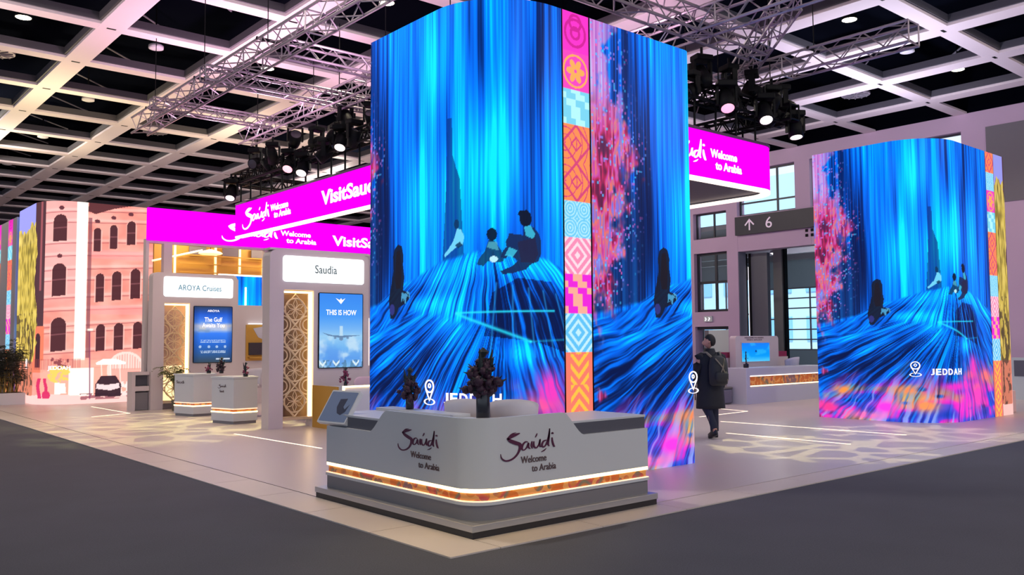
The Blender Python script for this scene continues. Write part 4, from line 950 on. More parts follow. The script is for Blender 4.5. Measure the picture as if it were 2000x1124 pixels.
for k_, (x_, y_) in enumerate(((6.77, 20.8), (6.77, 17.77), (6.77, 14.73), (6.77, 11.69), (9.28, 17.77), (15.0, 11.69), (15.0, 8.65), (9.28, 14.73))):
    xb = min((GX+GD*i for i in range(9)), key=lambda q: abs(q-x_))
    h_ = thing('truss_hanger', ['thin black hanger of the long left truss, first from its far end', 'thin black hanger of the long left truss, second from its far end', 'thin black hanger of the long left truss above the cross truss', 'thin black hanger of the long left truss near the tower top', 'thin black hanger of the shorter silver truss', 'thin black hanger at the inner end of the upper right truss', 'thin black hanger of the upper right truss nearest its open end', 'thin black hanger where the cross trusses meet the shorter one'][k_], 'hanger', (x_, y_, 7.2))
    MB().tube([(x_, y_, 7.15), (x_, y_, CZ+1.55)], 0.010, 5).build('cable', M['black'], h_)
    MB().tube([(x_-0.22, y_, 7.2), (x_+0.22, y_, 7.2)], 0.03, 6).build('beam_clamp', M['black'], h_)
# spot lights: added washes for the beams, and patterned light from the stage fixtures
def spot(name, loc, target, power, col, size, blend=0.6, gobo=0.0, soft=0.1):
    ld = bpy.data.lights.new(name, 'SPOT'); ld.energy = power; ld.color = col; ld.spot_size = size; ld.spot_blend = blend; ld.shadow_soft_size = soft
    o = bpy.data.objects.new(name, ld); S.collection.objects.link(o); o.location = loc
    o.rotation_euler = (Vector(target)-Vector(loc)).to_track_quat('-Z', 'Y').to_euler()
    if gobo:
        ld.use_nodes = True; nt = ld.node_tree; e = nt.nodes['Emission']; g = nt.nodes.new('ShaderNodeNewGeometry')
        tc = nt.nodes.new('ShaderNodeTexCoord'); v = nt.nodes.new('ShaderNodeTexVoronoi'); v.feature = 'DISTANCE_TO_EDGE'; v.inputs['Scale'].default_value = gobo
        nt.links.new(tc.outputs['Normal'], v.inputs['Vector']); m_ = nt.nodes.new('ShaderNodeMath'); m_.operation = 'LESS_THAN'; m_.inputs[1].default_value = 0.10
        nt.links.new(v.outputs['Distance'], m_.inputs[0]); m2 = nt.nodes.new('ShaderNodeMath'); m2.operation = 'MULTIPLY_ADD'; m2.inputs[1].default_value = 1.6; m2.inputs[2].default_value = 0.25
        nt.links.new(m_.outputs[0], m2.inputs[0]); nt.links.new(m2.outputs[0], e.inputs['Strength'])
    return o

# ---------------------------------------------------------------- booths along the left side
def back_wall():
    b = MB(); y0, y1 = 23.3, 23.5
    def r(x0, x1, z0, z1): b.box(x0, x1, y0, y1, z0, z1)
    r(7.42, 7.50, 0, 4.42); r(7.50, 7.88, 0, 2.8); r(7.50, 7.88, 4.32, 4.42); r(7.88, 8.10, 0, 4.42); r(8.10, 10.70, 4.32, 4.42)
    r(8.10, 9.92, 0, 3.45); r(9.92, 10.70, 0, 2.74); r(10.70, 16.5, 0, 4.42)
    return b
bw = thing('booth_back_wall', 'pale wall with openings behind the booths, under the long magenta fascia', 'partition', (7.25, 23.3, 0))
back_wall().build('panel', M['boothwhite'], bw)
rf = thing('magenta_fascia', 'long straight magenta fascia board with white lettering behind the ring sign', 'sign', (7.3, 23.2, 4.4))
bd_ = B('board', M['magenta'], rf, 7.42, 16.5, 23.18, 23.295, 4.38, 5.23)
wordmark((9.38, 23.179, 4.47), (1, 0, 0), (0, 0, 1), 1.66, 0.56, M['ledwhite'], bd_, 0.01, 1.4)
lettering('Welcome', (11.1, 23.179, 4.76), (1, 0, 0), (0, 0, 1), 0.95, 0.15, M['ledwhite'], bd_, 0.01, bold=0.03)
lettering('to Arabia', (11.28, 23.179, 4.56), (1, 0, 0), (0, 0, 1), 0.95, 0.15, M['ledwhite'], bd_, 0.01, bold=0.03)
lettering('VisitSaudi', (12.76, 23.179, 4.58), (1, 0, 0), (0, 0, 1), 2.1, 0.31, M['ledwhite'], bd_, 0.01, bold=0.03)
# golden upper room behind the openings
M['gold'] = mat('golden_wall', rgb(200, 150, 60), 0.6, vary=0.1, vscale=1.0); M['goldlit'] = mat('golden_light_line', (1, 1, 1), 0.5, emit=(1.0, 0.70, 0.24), strength=1.5)
ur = thing('golden_partition', 'golden partition with glowing lines seen through the high openings', 'partition', (7.5, 25.6, 0))
B('panel', M['gold'], ur, 8.35, 12.5, 25.5, 25.6, 0, 5.3)
for x_ in (8.9, 10.1, 10.85, 11.6): B('light_line', M['goldlit'], ur, x_, x_+0.05, 25.44, 25.5, 3.55, 5.0)
for z_ in (3.75, 4.0, 4.25): B('rail', M['gold'], ur, 9.0, 12.4, 25.3, 25.34, z_, z_+0.035)
for x_ in (9.3, 10.3, 11.2): B('rail_panel', M['wallgrey'], ur, x_, x_+0.5, 25.36, 25.4, 4.3, 4.55)
MB().tube([(8.1, 24.9, 4.0), (9.4, 24.6, 4.35)], 0.03, 6).build('light_line', M['goldlit'], ur)
hl = thing('hanging_lamp', 'golden disc lamp hanging in the upper room', 'lamp', (9.75, 24.9, 4.3))
MB().lathe([(0.05, 0.12), (0.3, 0.04), (0.34, 0.0), (0.28, -0.03), (0.02, -0.05)], (9.75, 24.9, 4.3), 20).build('shade', M['goldlit'], hl, smooth=True)
MB().tube([(9.75, 24.9, 4.4), (9.75, 24.9, 5.2)], 0.01, 5).build('cord', M['black'], hl)
bl = thing('blue_screen', 'small blue screen with a white light line in the lower opening', 'screen', (10.4, 24.3, 3.1))
n = 40; A, Z = np.meshgrid(np.linspace(9.7, 11.2, 60), np.linspace(2.6, 3.62, 30))
grid_mesh('display', np.stack([A, 0*A+24.2, Z], -1), falls(A-8.6, Z+0.9), M['led'], bl)
B('stand', M['black'], bl, 10.3, 10.6, 24.22, 24.3, 0, 2.6); B('housing', M['black'], bl, 9.7, 11.2, 24.21, 24.3, 2.6, 3.62); B('light_line', M['whitelit'], bl, 10.47, 10.51, 24.1, 24.14, 2.62, 3.3)
B('top_light', M['pinkwarm'], bl, 9.7, 11.2, 24.1, 24.2, 3.62, 3.66)
sh = thing('golden_display_board', 'golden board with a pale sketch and a small dark monitor between the booths', 'display', (10.2, 23.2, 1.2))
B('board', M['gold'], sh, 10.15, 11.3, 23.27, 23.3, 1.2, 2.2)
B('monitor', mat('dark_monitor', rgb(60, 44, 40), 0.3), sh, 10.22, 10.64, 23.22, 23.27, 1.36, 1.70); B('shelf', M['gold'], sh, 10.2, 10.7, 23.12, 23.27, 1.27, 1.30)
MB().prism([(10.35, 2.1), (10.8, 2.18), (10.75, 1.95), (10.62, 1.8), (10.5, 1.85), (10.42, 1.98)], 23.255, 23.269, lambda a, z, y: (a, y, z)).build('sketch', M['seat'], sh)
B('ledge', M['whitelit'], sh, 10.2, 11.3, 23.2, 23.27, 2.22, 2.24)

def lattice(x0, x1, z0, z1, y, rows, cx_=None):
    """pierced ornament screen: diamonds, circles and six-petal stars of flat strips"""
    b = MB(); w_ = x1-x0; h_ = (z1-z0)/rows; r = 0.013
    def T(pts, rr=r): b.tube([(p[0], y, p[1]) for p in pts], rr, 4)
    for k in range(rows):
        c = (x0+x1)/2; zc = z0+h_*(k+0.5)
        T([(c, zc-h_/2), (x1, zc), (c, zc+h_/2), (x0, zc), (c, zc-h_/2)], 0.021)
        R = min(w_, h_)*0.40; circ = lambda a0, a1, cx0, cz0, rr, n=14: [(cx0+rr*math.cos(a0+(a1-a0)*i/n), cz0+rr*math.sin(a0+(a1-a0)*i/n)) for i in range(n+1)]
        T(circ(0, 2*PI, c, zc, R, 24), 0.016)
        for q in range(6):
            a = q*PI/3+PI/6; px, pz = c+R*math.cos(a), zc+R*math.sin(a)
            T([(c, zc), (c+R*0.55*math.cos(a+0.35), zc+R*0.55*math.sin(a+0.35)), (px, pz)], 0.009); T([(c, zc), (c+R*0.55*math.cos(a-0.35), zc+R*0.55*math.sin(a-0.35)), (px, pz)], 0.009)
        for zz in (zc-h_/2, ):
            for rr in (w_*0.20, w_*0.32):
                if k > 0:
                    T(circ(-PI/2, PI/2, x0, zz, rr)); T(circ(PI/2, 1.5*PI, x1, zz, rr))
    T([(x0, z0), (x0, z1), (x1, z1), (x1, z0), (x0, z0)], 0.014)
    return b
M['screenpaper'] = mat('gold_tinted_panel', rgb(224, 196, 160), 0.6); M['cream'] = mat('cream_lattice', rgb(240, 216, 176), 0.5); M['brownback'] = mat('brown_gold_backing', rgb(146, 118, 90), 0.6, vary=0.2, vscale=2)
M['glowpanel'] = mat('glowing_yellow_panel', (1, 1, 1), 0.5, emit=(1.0, 0.78, 0.36), strength=1.0); M['palepink'] = mat('pale_rose_backing', rgb(206, 172, 156), 0.6)
def portal(label, y, sign, lattice_gold):
    t = thing('booth_portal', label, 'booth', (8.55, y, 0))
    x0, x1 = 7.45, 9.68
    B('post', M['boothwhite'], t, x0, 7.75, y, y+0.32, 0, 2.74)
    B('panel', M['boothwhite'], t, 8.40, x1, y, y+0.32, 0.0 if y > 20 else 0.0, 2.74)
    b = MB(); b.prism([(x0, 2.74), (x1, 2.74), (x1, 3.40)]+[(x1-0.12+0.12*math.sin(a), 3.40+0.12*math.cos(a)) for a in (1.2, 0.8, 0.4, 0.0)]+[(x0+0.12-0.12*math.sin(a), 3.40+0.12*math.cos(a)) for a in (0, 0.4, 0.8, 1.2)]+[(x0, 3.40)], y, y+0.32, lambda a, z, yy: (a, yy, z))
    b.build('header', M['boothwhite'], t)
    MB().prism(rrect(7.72, 9.55, 2.90, 3.42, 0.06, 5), y-0.02, y-0.002, lambda a, z, yy: (a, yy, z)).build('lit_sign', M['whitelit'], t)
    B('frame', M['warm'], t, 8.33, 8.39, y+0.06, y+0.10, 0.2, 2.72); B('light_strip', M['warm'], t, 7.78, 8.33, y+0.06, y+0.10, 2.68, 2.72)
    bpy.data.objects  # lattice and its backing
    B('backing', M['brownback'] if lattice_gold else M['palepink'], t, 7.76, 8.40, y+0.26, y+0.28, 0.2, 2.74)
    if not lattice_gold: B('added_glow', M['glowpanel'], t, 7.77, 8.32, y+0.24, y+0.259, 0.22, 1.12)  # glowing panel added for the yellow light low behind the lattice
    lattice(7.77, 8.32, 0.22, 2.66, y+0.10, 4).build('lattice', M['cream'], t)
    B('sill', M['screenpaper'], t, 7.75, 8.40, y+0.05, y+0.31, 0.16, 0.21)
    return t
pa = portal('further white booth front with a lit sign and a dark blue cruise poster', 22.8, 'A', False)
M['signtint'] = mat('pale_blue_sign_lettering', rgb(60, 110, 130), 0.5, emit=rgb(70, 150, 175), strength=0.35)
lettering('AROYA Cruises', (8.08, 22.779, 3.07), (1, 0, 0), (0, 0, 1), 1.15, 0.15, M['signtint'], pa, 0.004, bold=0.01)
pb = portal('nearer white booth front with a lit sign and an airliner poster', 16.0, 'S', True)
lettering('Saudia', (8.41, 15.979, 3.09), (1, 0, 0), (0, 0, 1), 0.50, 0.17, mat('grey_sign_lettering', rgb(96, 120, 116), 0.5), pb, 0.004, bold=0.01)
# taller flank beside the second booth
B('upper_panel', M['boothwhite'], pb, 7.45, 9.68, 16.0, 16.3, 3.52, 3.56)
MB().box(9.68, 9.98, 16.1, 16.4, 0, 3.56).build('side_panel', M['boothwhite'], pb)
B('light_line', M['pinkwarm'], pb, 9.70, 9.73, 16.06, 16.10, 1.2, 2.2)

# posters: back-lit screens
def poster(label, x0, x1, z0, z1, y, fn, rate=110):
    t = thing('poster_screen', label, 'screen', ((x0+x1)/2, y, z0))
    A, Z = np.meshgrid(np.linspace(0, 1, int((x1-x0)*rate)), np.linspace(0, 1, int((z1-z0)*rate)))
    grid_mesh('display', np.stack([x0+A*(x1-x0), 0*A+y-0.031, z0+Z*(z1-z0)], -1), fn(A, Z), M['poster'], t)
    MB().prism(rrect(x0-0.015, x1+0.015, z0-0.015, z1+0.015, 0.03, 4), y-0.03, y, lambda a, z, yy: (a, yy, z)).build('bezel', M['black'], t)
    return t
M['poster'] = screen_mat('poster_light', 1.0)
def cruise(A, Z):
    img = ramp(Z, [(0, (60, 76, 92)), (0.14, (50, 92, 150)), (0.35, (44, 110, 220)), (0.52, (60, 130, 250)), (0.58, (176, 196, 236)), (0.66, (196, 200, 226)), (0.72, (80, 140, 250)), (0.86, (40, 96, 214)), (1, (48, 66, 100))])
    c = fbm(A*5, Z*9, 91); img = mixc(img, (236, 222, 200), sst(0.5, 0.75, c)*np.exp(-((Z-0.64)/0.07)**2)*0.8); img = mixc(img, (120, 150, 190), sst(0.5, 0.7, fbm(A*4, Z*14, 92))*np.exp(-((Z-0.56)/0.05)**2)*0.7)
    img = mixc(img, (20, 40, 90), np.clip(np.abs(A-0.5)*2-0.7, 0, 1)*1.2)
    for z in (0.395, 0.365, 0.20, 0.175): img = mixc(img, (210, 226, 246), (np.abs(Z-z) < 0.009)*(np.abs(A-0.5) < 0.33)*(hsh(np.floor(A*60), np.floor(Z*40), 93) > 0.25)*0.8)
    for a in (0.16, 0.39, 0.6, 0.82): img = mixc(img, (200, 222, 250), (np.hypot((A-a)*1.0, (Z-0.28)*1.4) < 0.035)*0.8)
    img = mixc(img, (225, 235, 250), (np.abs(Z-0.06) < 0.011)*(A > 0.58)*(A < 0.95)*0.9)
    return img
def airline(A, Z):
    img = ramp(Z, [(0, (130, 190, 236)), (0.12, (96, 160, 238)), (0.28, (120, 186, 244)), (0.42, (156, 208, 246)), (0.52, (120, 182, 246)), (0.7, (74, 156, 250)), (1, (60, 140, 244))])
    c = fbm(A*4, Z*6, 95, 4); img = mixc(img, (206, 232, 250), sst(0.45, 0.75, c)*sst(0.5, 0.35, Z)*0.8); img = mixc(img, (90, 150, 236), sst(0.6, 0.4, fbm(A*3+4, Z*7, 96))*sst(0.4, 0.2, Z)*0.5)
    img = mixc(img, (196, 226, 246), ((np.abs(A-0.5+0.0) < 0.035*(1+0*Z)) & (Z > 0.40) & (Z < 0.56))*0.9)
    img = mixc(img, (90, 120, 160), (inpoly(A, Z, [(0.05, 0.475), (0.2, 0.43), (0.34, 0.415), (0.46, 0.40), (0.5, 0.37), (0.54, 0.40), (0.7, 0.415), (0.95, 0.43), (0.7, 0.435), (0.55, 0.43), (0.45, 0.43), (0.3, 0.435), (0.2, 0.45)]))*0.85)
    img = mixc(img, (110, 140, 176), (ell(A, Z, 0.36, 0.40, 0.03, 0.018) | ell(A, Z, 0.65, 0.40, 0.03, 0.018) | ell(A, Z, 0.5, 0.395, 0.05, 0.035))*0.85)
    v = np.abs((A*6.5) % 1-0.5)*2; on = (np.abs(Z-0.03-0.055*v) < 0.018) & (hsh(np.floor(A*6.5), Z*0, 97) > 0.3) & (Z < 0.12)
    img = mixc(img, (226, 244, 250), on*0.95); img = mixc(img, (80, 120, 150), ((Z < 0.10) & ~on & (fbm(A*20, Z*20, 98) > 0.55))*0.6)
    return img
pp = poster('dark blue portrait poster screen with a pale cloud band', 8.51, 9.53, 1.19, 2.66, 22.8, cruise)
for s_, x_, z_, w_, h_ in (('AROYA', 8.86, 2.52, 0.32, 0.06), ('The Gulf', 8.78, 2.26, 0.48, 0.12), ('Awaits You', 8.72, 2.11, 0.60, 0.12)):
    lettering(s_, (x_, 22.766, z_), (1, 0, 0), (0, 0, 1), w_, h_, M['ledwhite'], pp, 0.003, bold=0.01)
pq = poster('portrait poster screen with a white airliner over clouds', 8.51, 9.51, 1.18, 2.69, 16.0, airline)
lettering('THIS IS HOW', (8.66, 15.966, 2.25), (1, 0, 0), (0, 0, 1), 0.70, 0.11, M['ledwhite'], pq, 0.003, bold=0.01)
MB().prism([(8.88, 2.60), (8.97, 2.56), (9.0, 2.60), (9.03, 2.56), (9.10, 2.60), (9.0, 2.48)], 15.966, 15.969, lambda a, z, yy: (a, yy, z)).build('emblem', M['ledwhite'], pq)

# small hexagonal welcome desks
def desk(label, x, y, sc=1.0):
    t = thing('welcome_desk', label, 'desk', (x, y, 0))
    P = [(-0.42, 0.30), (-0.30, -0.32), (0.16, -0.40), (0.44, -0.12), (0.36, 0.42), (-0.1, 0.5)]
    P = [(-0.40, 0.42), (-0.22, -0.30), (0.30, -0.30), (0.42, 0.30), (0.15, 0.5)]
    q = lambda s: [(x+a*s, y+b*s) for a, b in P]
    MB().prism(q(0.94), 0.0, 0.07).build('plinth', M['greylam'], t); MB().prism(q(1.0), 0.07, 0.24).build('base', M['white'], t)
    MB().prism(q(1.02), 0.24, 0.265).build('light_strip', M['warm'], t); MB().prism(q(0.96), 0.265, 0.31).build('ornament_band', M['ornament'], t)
    MB().prism(q(1.01), 0.31, 0.33).build('light_strip', M['warmsoft'], t); MB().prism(q(1.0), 0.33, 0.95).build('body', M['white'], t, bevel=0.006); MB().prism(q(1.05), 0.95, 0.985).build('top', M['white'], t)
    p0 = Vector((x-0.40, y+0.42, 0)); p1 = Vector((x-0.22, y-0.30, 0)); d_ = (p1-p0).normalized(); n2 = Vector((d_.y, -d_.x, 0))
    return t, p0, d_, n2
M['arabic'] = M['greytext']
t_, p0, d_, n2 = desk('white hexagonal desk right of the potted palm', 7.72, 20.35)
lettering('Saudi', p0+d_*0.08+n2*0.002+Vector((0, 0, 0.76)), d_, (0, 0, 1), 0.30, 0.07, M['greytext'], t_, 0.004)
t_, p0, d_, n2 = desk('white hexagonal desk nearer the airliner booth front', 7.62, 17.85)
wordmark(p0+d_*0.22+n2*0.002+Vector((0, 0, 0.74)), d_, (0, 0, 1), 0.28, 0.09, M['greytext'], t_); lettering('Saudi', p0+d_*0.28+n2*0.002+Vector((0, 0, 0.66)), d_, (0, 0, 1), 0.14, 0.05, M['greytext'], t_, 0.004)
bouquet('small plum orchid in a white pot on the desk by the palm', 7.95, 20.3, 0.985, 0.06, 0.05, 0.20, 0.10, 'petal2', 11, 'vase', 14, 2)
bouquet('round dark bouquet between the two hexagonal desks', 8.15, 20.05, 0.985, 0.08, 0.05, 0.30, 0.14, 'petal', 12, 'vase', 30, 2)
bouquet('tall pinkish orchid on the nearer hexagonal desk', 7.72, 17.7, 0.985, 0.06, 0.05, 0.24, 0.11, 'petal2', 13, 'vase', 16, 3)
shell_chair('pale bucket chair behind the hexagonal desks', 8.55, 19.2, math.radians(120), hs=0.68, hb=1.08)
shell_chair('pale bucket chair by the left edge of the airliner booth front', 9.1, 17.6, math.radians(80), hs=0.66, hb=1.12)
tl = thing('high_table', 'narrow white high table behind the nearer desk', 'table', (8.8, 17.6, 0))
B('top', M['white'], tl, 8.45, 9.3, 17.95, 18.4, 0.72, 0.76); B('lower_shelf', M['white'], tl, 8.5, 9.25, 18.0, 18.35, 0.18, 0.2)
for a in ((8.5, 18.0), (9.2, 18.0), (8.5, 18.33), (9.2, 18.33)): MB().tube([(a[0], a[1], 0), (a[0], a[1], 0.72)], 0.014, 6).build('leg', M['alu'], tl)
# Saudia booth counter with lit edges
sc = thing('booth_counter', 'white booth counter outlined by a warm light line, behind the touch screen', 'counter', (9.0, 15.0, 0))
B('body', M['white'], sc, 8.36, 9.95, 14.75, 15.3, 0.0, 0.84); B('side_panel', M['gold'], sc, 8.33, 8.36, 14.9, 15.9, 0, 0.84)
B('light_strip', M['warm'], sc, 8.35, 8.39, 14.72, 14.75, 0.0, 0.86); B('light_strip', M['warm'], sc, 8.39, 8.95, 14.72, 14.75, 0.83, 0.86)
bouquet('plum flowers in a small vase at the left of the booth counter', 8.62, 15.1, 0.84, 0.07, 0.035, 0.30, 0.12, 'petal2', 21, 'vase', 24, 2)
for k_, (x_, l_) in enumerate(((9.25, 'left one of two dark figurines on the booth counter'), (9.42, 'right one of two dark figurines on the booth counter'))):
    t = thing('figurine', l_, 'figurine', (x_, 15.0, 0.84)); MB().lathe([(0.045, 0), (0.05, 0.05), (0.03, 0.1), (0.045, 0.14), (0.02, 0.19), (0.012, 0.24+0.05*k_)], (x_, 15.0, 0.84), 10).build('body', M['petal'], t, smooth=True)
    MB().ball((x_, 15.0, 1.1+0.05*k_), 0.022, 8, 6).build('head', M['petal'], t)
pc = thing('bucket_chair', 'pink tinted rounded chair back behind the booth counter', 'chair', (9.35, 15.55, 0))
MB().prism(rrect(9.05, 9.68, 0.5, 0.99, 0.14, 6), 15.5, 15.56, lambda a, z, yy: (a, yy, z)).build('backrest', mat('pink_chair_shell', rgb(232, 196, 208), 0.5), pc, bevel=0.02); MB().lathe([(0.28, 0), (0.30, 0.06), (0.02, 0.08)], (9.36, 15.75-0.0, 0.5), 16).build('seat', M['seat'], pc); MB().tube([(9.36, 15.75, 0), (9.36, 15.75, 0.5)], 0.03).build('stem', M['alu'], pc)
# cabinet in the gap left of the first booth
cb_ = thing('alcove_cabinet', 'white cabinet with a dark niche and a grey pouf inside, left of the first booth', 'cabinet', (7.3, 22.9, 0))
MB().box(7.02, 7.10, 22.9, 23.28, 0, 0.98).box(7.10, 7.44, 22.9, 23.28, 0.90, 0.98).box(7.10, 7.44, 22.9, 23.28, 0.5, 0.62).box(7.10, 7.44, 23.2, 23.28, 0, 0.90).build('body', M['boothwhite'], cb_)
B('upper_niche', M['recess'], cb_, 7.11, 7.44, 23.1, 23.19, 0.63, 0.89); B('lower_niche', M['greylam'], cb_, 7.11, 7.44, 22.98, 23.19, 0.02, 0.46)

# potted palm
M['palmleaf'] = mat('palm_leaf', rgb(92, 96, 48), 0.55, vary=0.35, vscale=9); M['pot'] = mat('grey_pot', rgb(120, 116, 104), 0.7); M['cane'] = mat('palm_cane', rgb(150, 130, 70), 0.6)
def frond(b, base, dir_, L, lift, wd, rnd, n=9):
    d = Vector(dir_).normalized(); pts = []
    for k in range(n+1):
        t = k/n; pts.append(Vector(base)+d*(L*t)+Vector((0, 0, lift*math.sin(t*2.2)-0.25*L*t*t)))
    b.tube(pts, [0.008*(1-0.8*k/n) for k in range(n+1)], 4)
    sd = d.cross(Vector((0, 0, 1))).normalized()
    for k in range(1, n+1):
        for s_ in (-1, 1):
            l = wd*math.sin(PI*(0.15+0.8*k/n)); p = pts[k]; q = p+sd*s_*l+d*l*0.6-Vector((0, 0, l*rnd.uniform(0.1, 0.5))); m_ = (p+q)/2+Vector((0, 0, 0.01)); w_ = d*0.014
            b.add([p, m_-w_, q, m_+w_, p-Vector((0, 0, 0.003)), m_-w_-Vector((0, 0, 0.003)), q-Vector((0, 0, 0.003)), m_+w_-Vector((0, 0, 0.003))], [(0, 1, 2, 3), (7, 6, 5, 4), (0, 4, 5, 1), (1, 5, 6, 2), (2, 6, 7, 3), (3, 7, 4, 0)])
rnd = random.Random(4)
pm = thing('potted_palm', 'potted palm standing before the glowing lattice of the first booth', 'plant', (7.92, 22.2, 0))
MB().lathe([(0.13, 0), (0.155, 0.24), (0.165, 0.24), (0.165, 0.27), (0.145, 0.27), (0.14, 0.22)], (7.92, 22.2, 0), 16).build('pot', M['pot'], pm, smooth=True)
cn = MB(); fo = MB()
for k in range(6):
    a = k*1.05; bx, by = 7.92+0.04*math.cos(a), 22.2+0.04*math.sin(a); tx, ty, tz = bx+0.10*math.cos(a), by+0.10*math.sin(a), rnd.uniform(0.55, 0.8)
    cn.tube([(bx, by, 0.22), ((bx+tx)/2, (by+ty)/2, 0.45), (tx, ty, tz)], 0.013, 5)
    for q in range(5): frond(fo, (tx, ty, tz), (math.cos(a+q*1.3+rnd.random()), math.sin(a+q*1.3+rnd.random()), 0.2), rnd.uniform(0.3, 0.55), rnd.uniform(0.15, 0.34), 0.15, rnd)
cn.build('cane', M['cane'], pm); fo.build('fronds', M['palmleaf'], pm)
# planter with a dense dark shrub at the left border
pl_ = thing('planter', 'white planter box with a dense dark shrub at the left border', 'planter', (5.0, 28.0, 0))
MB().box(4.0, 5.62, 27.7, 28.5, 0.0, 0.34).build('box', M['white'], pl_, bevel=0.02); B('soil', M['blackplinth'], pl_, 4.06, 5.56, 27.76, 28.44, 0.33, 0.35)
M['shrub'] = mat('dark_shrub_leaf', rgb(58, 62, 54), 0.6, vary=0.5, vscale=8)
fo = MB(); st = MB()
for k in range(110):
    bx, by = rnd.uniform(4.1, 5.45), rnd.uniform(27.85, 28.35); st.tube([(bx, by, 0.3), (bx+rnd.uniform(-.1, .1), by, rnd.uniform(0.7, 1.1))], 0.012, 4)
    zz = rnd.uniform(0.4, 1.35)
    for q in range(4): frond(fo, (bx, by, zz), (rnd.uniform(-1, 1), rnd.uniform(-1, 1), 0.3), rnd.uniform(0.25, 0.5), rnd.uniform(0.1, 0.35), 0.17, rnd, 6)
st.build('stems', M['cane'], pl_); fo.build('foliage', M['shrub'], pl_)
# pale partition with colour strip at the far left
fp = thing('far_partition', 'pale partition with a thin coloured ornament strip at the left border', 'partition', (5.6, 31.5, 0))
B('panel', M['boothwhite'], fp, 5.72, 5.95, 30.0, 36.0, 0, 5.6)
for k_, (ya, yb) in enumerate(((31.15, 30.55), (34.0, 32.3))):
    A, Z = np.meshgrid(np.linspace(0, 1, 14), np.linspace(0.05, 5.6, 200)); P = np.stack([0*A+5.71, ya+(yb-ya)*A, Z], -1); grid_mesh('colour_strip', P, tiles(A, Z), M['led'], fp)

# ---------------------------------------------------------------- right hand side of the stand
rk = thing('kiosk_wall', 'white kiosk wall with a bright blue landscape screen', 'kiosk', (21.8, 14.7, 0))
MB().prism(rrect(20.72, 22.86, 0.0, 1.80, (0, 0, 0.1, 0.1), 5), 14.6, 14.8, lambda a, z, yy: (a, yy, z)).build('panel', M['boothwhite'], rk)
A, Z = np.meshgrid(np.linspace(0, 1, 60), np.linspace(0, 1, 26))
img = ramp(Z, [(0, (90, 196, 250)), (0.3, (0, 150, 255)), (0.6, (0, 140, 255)), (1, (20, 120, 235))]); img = mixc(img, (60, 190, 255), sst(0.45, 0.65, fbm(A*5, Z*4, 101))*0.5); img = mixc(img, (10, 50, 120), (np.hypot(A-0.5, (Z-0.55)*0.45) < 0.03)*0.9)
grid_mesh('display', np.stack([21.0+A*1.37, 0*A+14.585, 1.07+Z*0.53], -1), img, M['led'], rk); B('bezel', M['boothwhite'], rk, 20.98, 22.39, 14.588, 14.6, 1.05, 1.62)
for k_ in range(2): lettering(['WELCOME TO ARABIA', 'VISIT SAUDI'][k_], (21.15+0.1*k_, 14.595, 1.73-0.06*k_), (1, 0, 0), (0, 0, 1), 0.95-0.2*k_, 0.035, M['greytext'], rk, 0.004)
rr_ = thing('info_counter', 'long white info counter with glowing ornament slot, right of the walking person', 'counter', (21.3, 13.4, 0))
MB().box(19.40, 23.3, 13.35, 13.95, 0, 0.47).build('lower_body', M['white'], rr_, bevel=0.01); MB().box(19.40, 23.3, 13.35, 13.95, 0.74, 0.95).build('upper_body', M['white'], rr_, bevel=0.02)
B('end_panel', M['white'], rr_, 19.38, 19.55, 13.34, 13.96, 0.0, 0.955, bevel=0.02)
B('light_strip', M['pinkwarm'], rr_, 19.56, 23.0, 13.34, 13.38, 0.725, 0.745); B('light_strip', M['warm'], rr_, 19.56, 23.3, 13.34, 13.38, 0.47, 0.488)
M['ornament2'] = mat('ornament_strip_red', rgb(190, 80, 90), 0.5); ornament_nodes(M['ornament2'], 1.6)
B('ornament_band', M['ornament2'], rr_, 19.56, 23.3, 13.5, 13.52, 0.488, 0.73)
bouquet('tiny dark plant in a pale pot on the info counter', 19.75, 13.6, 0.95, 0.10, 0.07, 0.34, 0.07, 'petal', 31, 'vase', 8, 3)
for x_, l_ in ((20.6, 'dark red brochure box left of the kiosk wall'), (23.45, 'dark red brochure box right of the kiosk wall')):
    t = thing('brochure_box', l_, 'box', (x_, 14.9, 1.15)); B('box', mat('dark_red_box', rgb(150, 40, 84), 0.5), t, x_-0.42, x_+0.32, 14.9, 15.1, 1.18, 1.34)
    B('shelf', M['boothwhite'], t, x_-0.45, x_+0.35, 14.88, 15.15, 0, 1.18)
pd = thing('pouf', 'dark rounded pouf at the foot of the airliner booth front', 'seat', (8.45, 15.6, 0))
MB().lathe([(0.16, 0.0), (0.22, 0.05), (0.24, 0.2), (0.2, 0.33), (0.05, 0.36)], (8.62, 15.72, 0.012), 18).build('body', M['recess'], pd, smooth=True)
po = thing('pouf', 'grey round-edged pouf beside the info counter', 'seat', (19.3, 13.9, 0))
B('body', M['greylam'], po, 18.95, 19.35, 13.75, 14.2, 0.03, 0.40, bevel=0.04); B('top', M['pot'], po, 18.94, 19.36, 13.74, 14.21, 0.40, 0.46, bevel=0.03)
ra = thing('hand_rail', 'low dark hand rail behind the walking person', 'rail', (19, 15, 0))
MB().tube([(17.0, 15.4, 0.72), (20.0, 15.4, 0.72)], 0.02, 6).build('rail', M['recess'], ra)
for x_ in (17.1, 19.9): MB().tube([(x_, 15.4, 0), (x_, 15.4, 0.72)], 0.02, 6).build('leg', M['recess'], ra)
shell_chair('white bucket chair at the right end of the info counter', 23.0, 14.3, math.radians(0), hs=0.7, hb=1.15)
dp = thing('display_plinth', 'pinkish stepped display plinth at the right end of the second tower', 'plinth', (21.5, 7.85, 0))
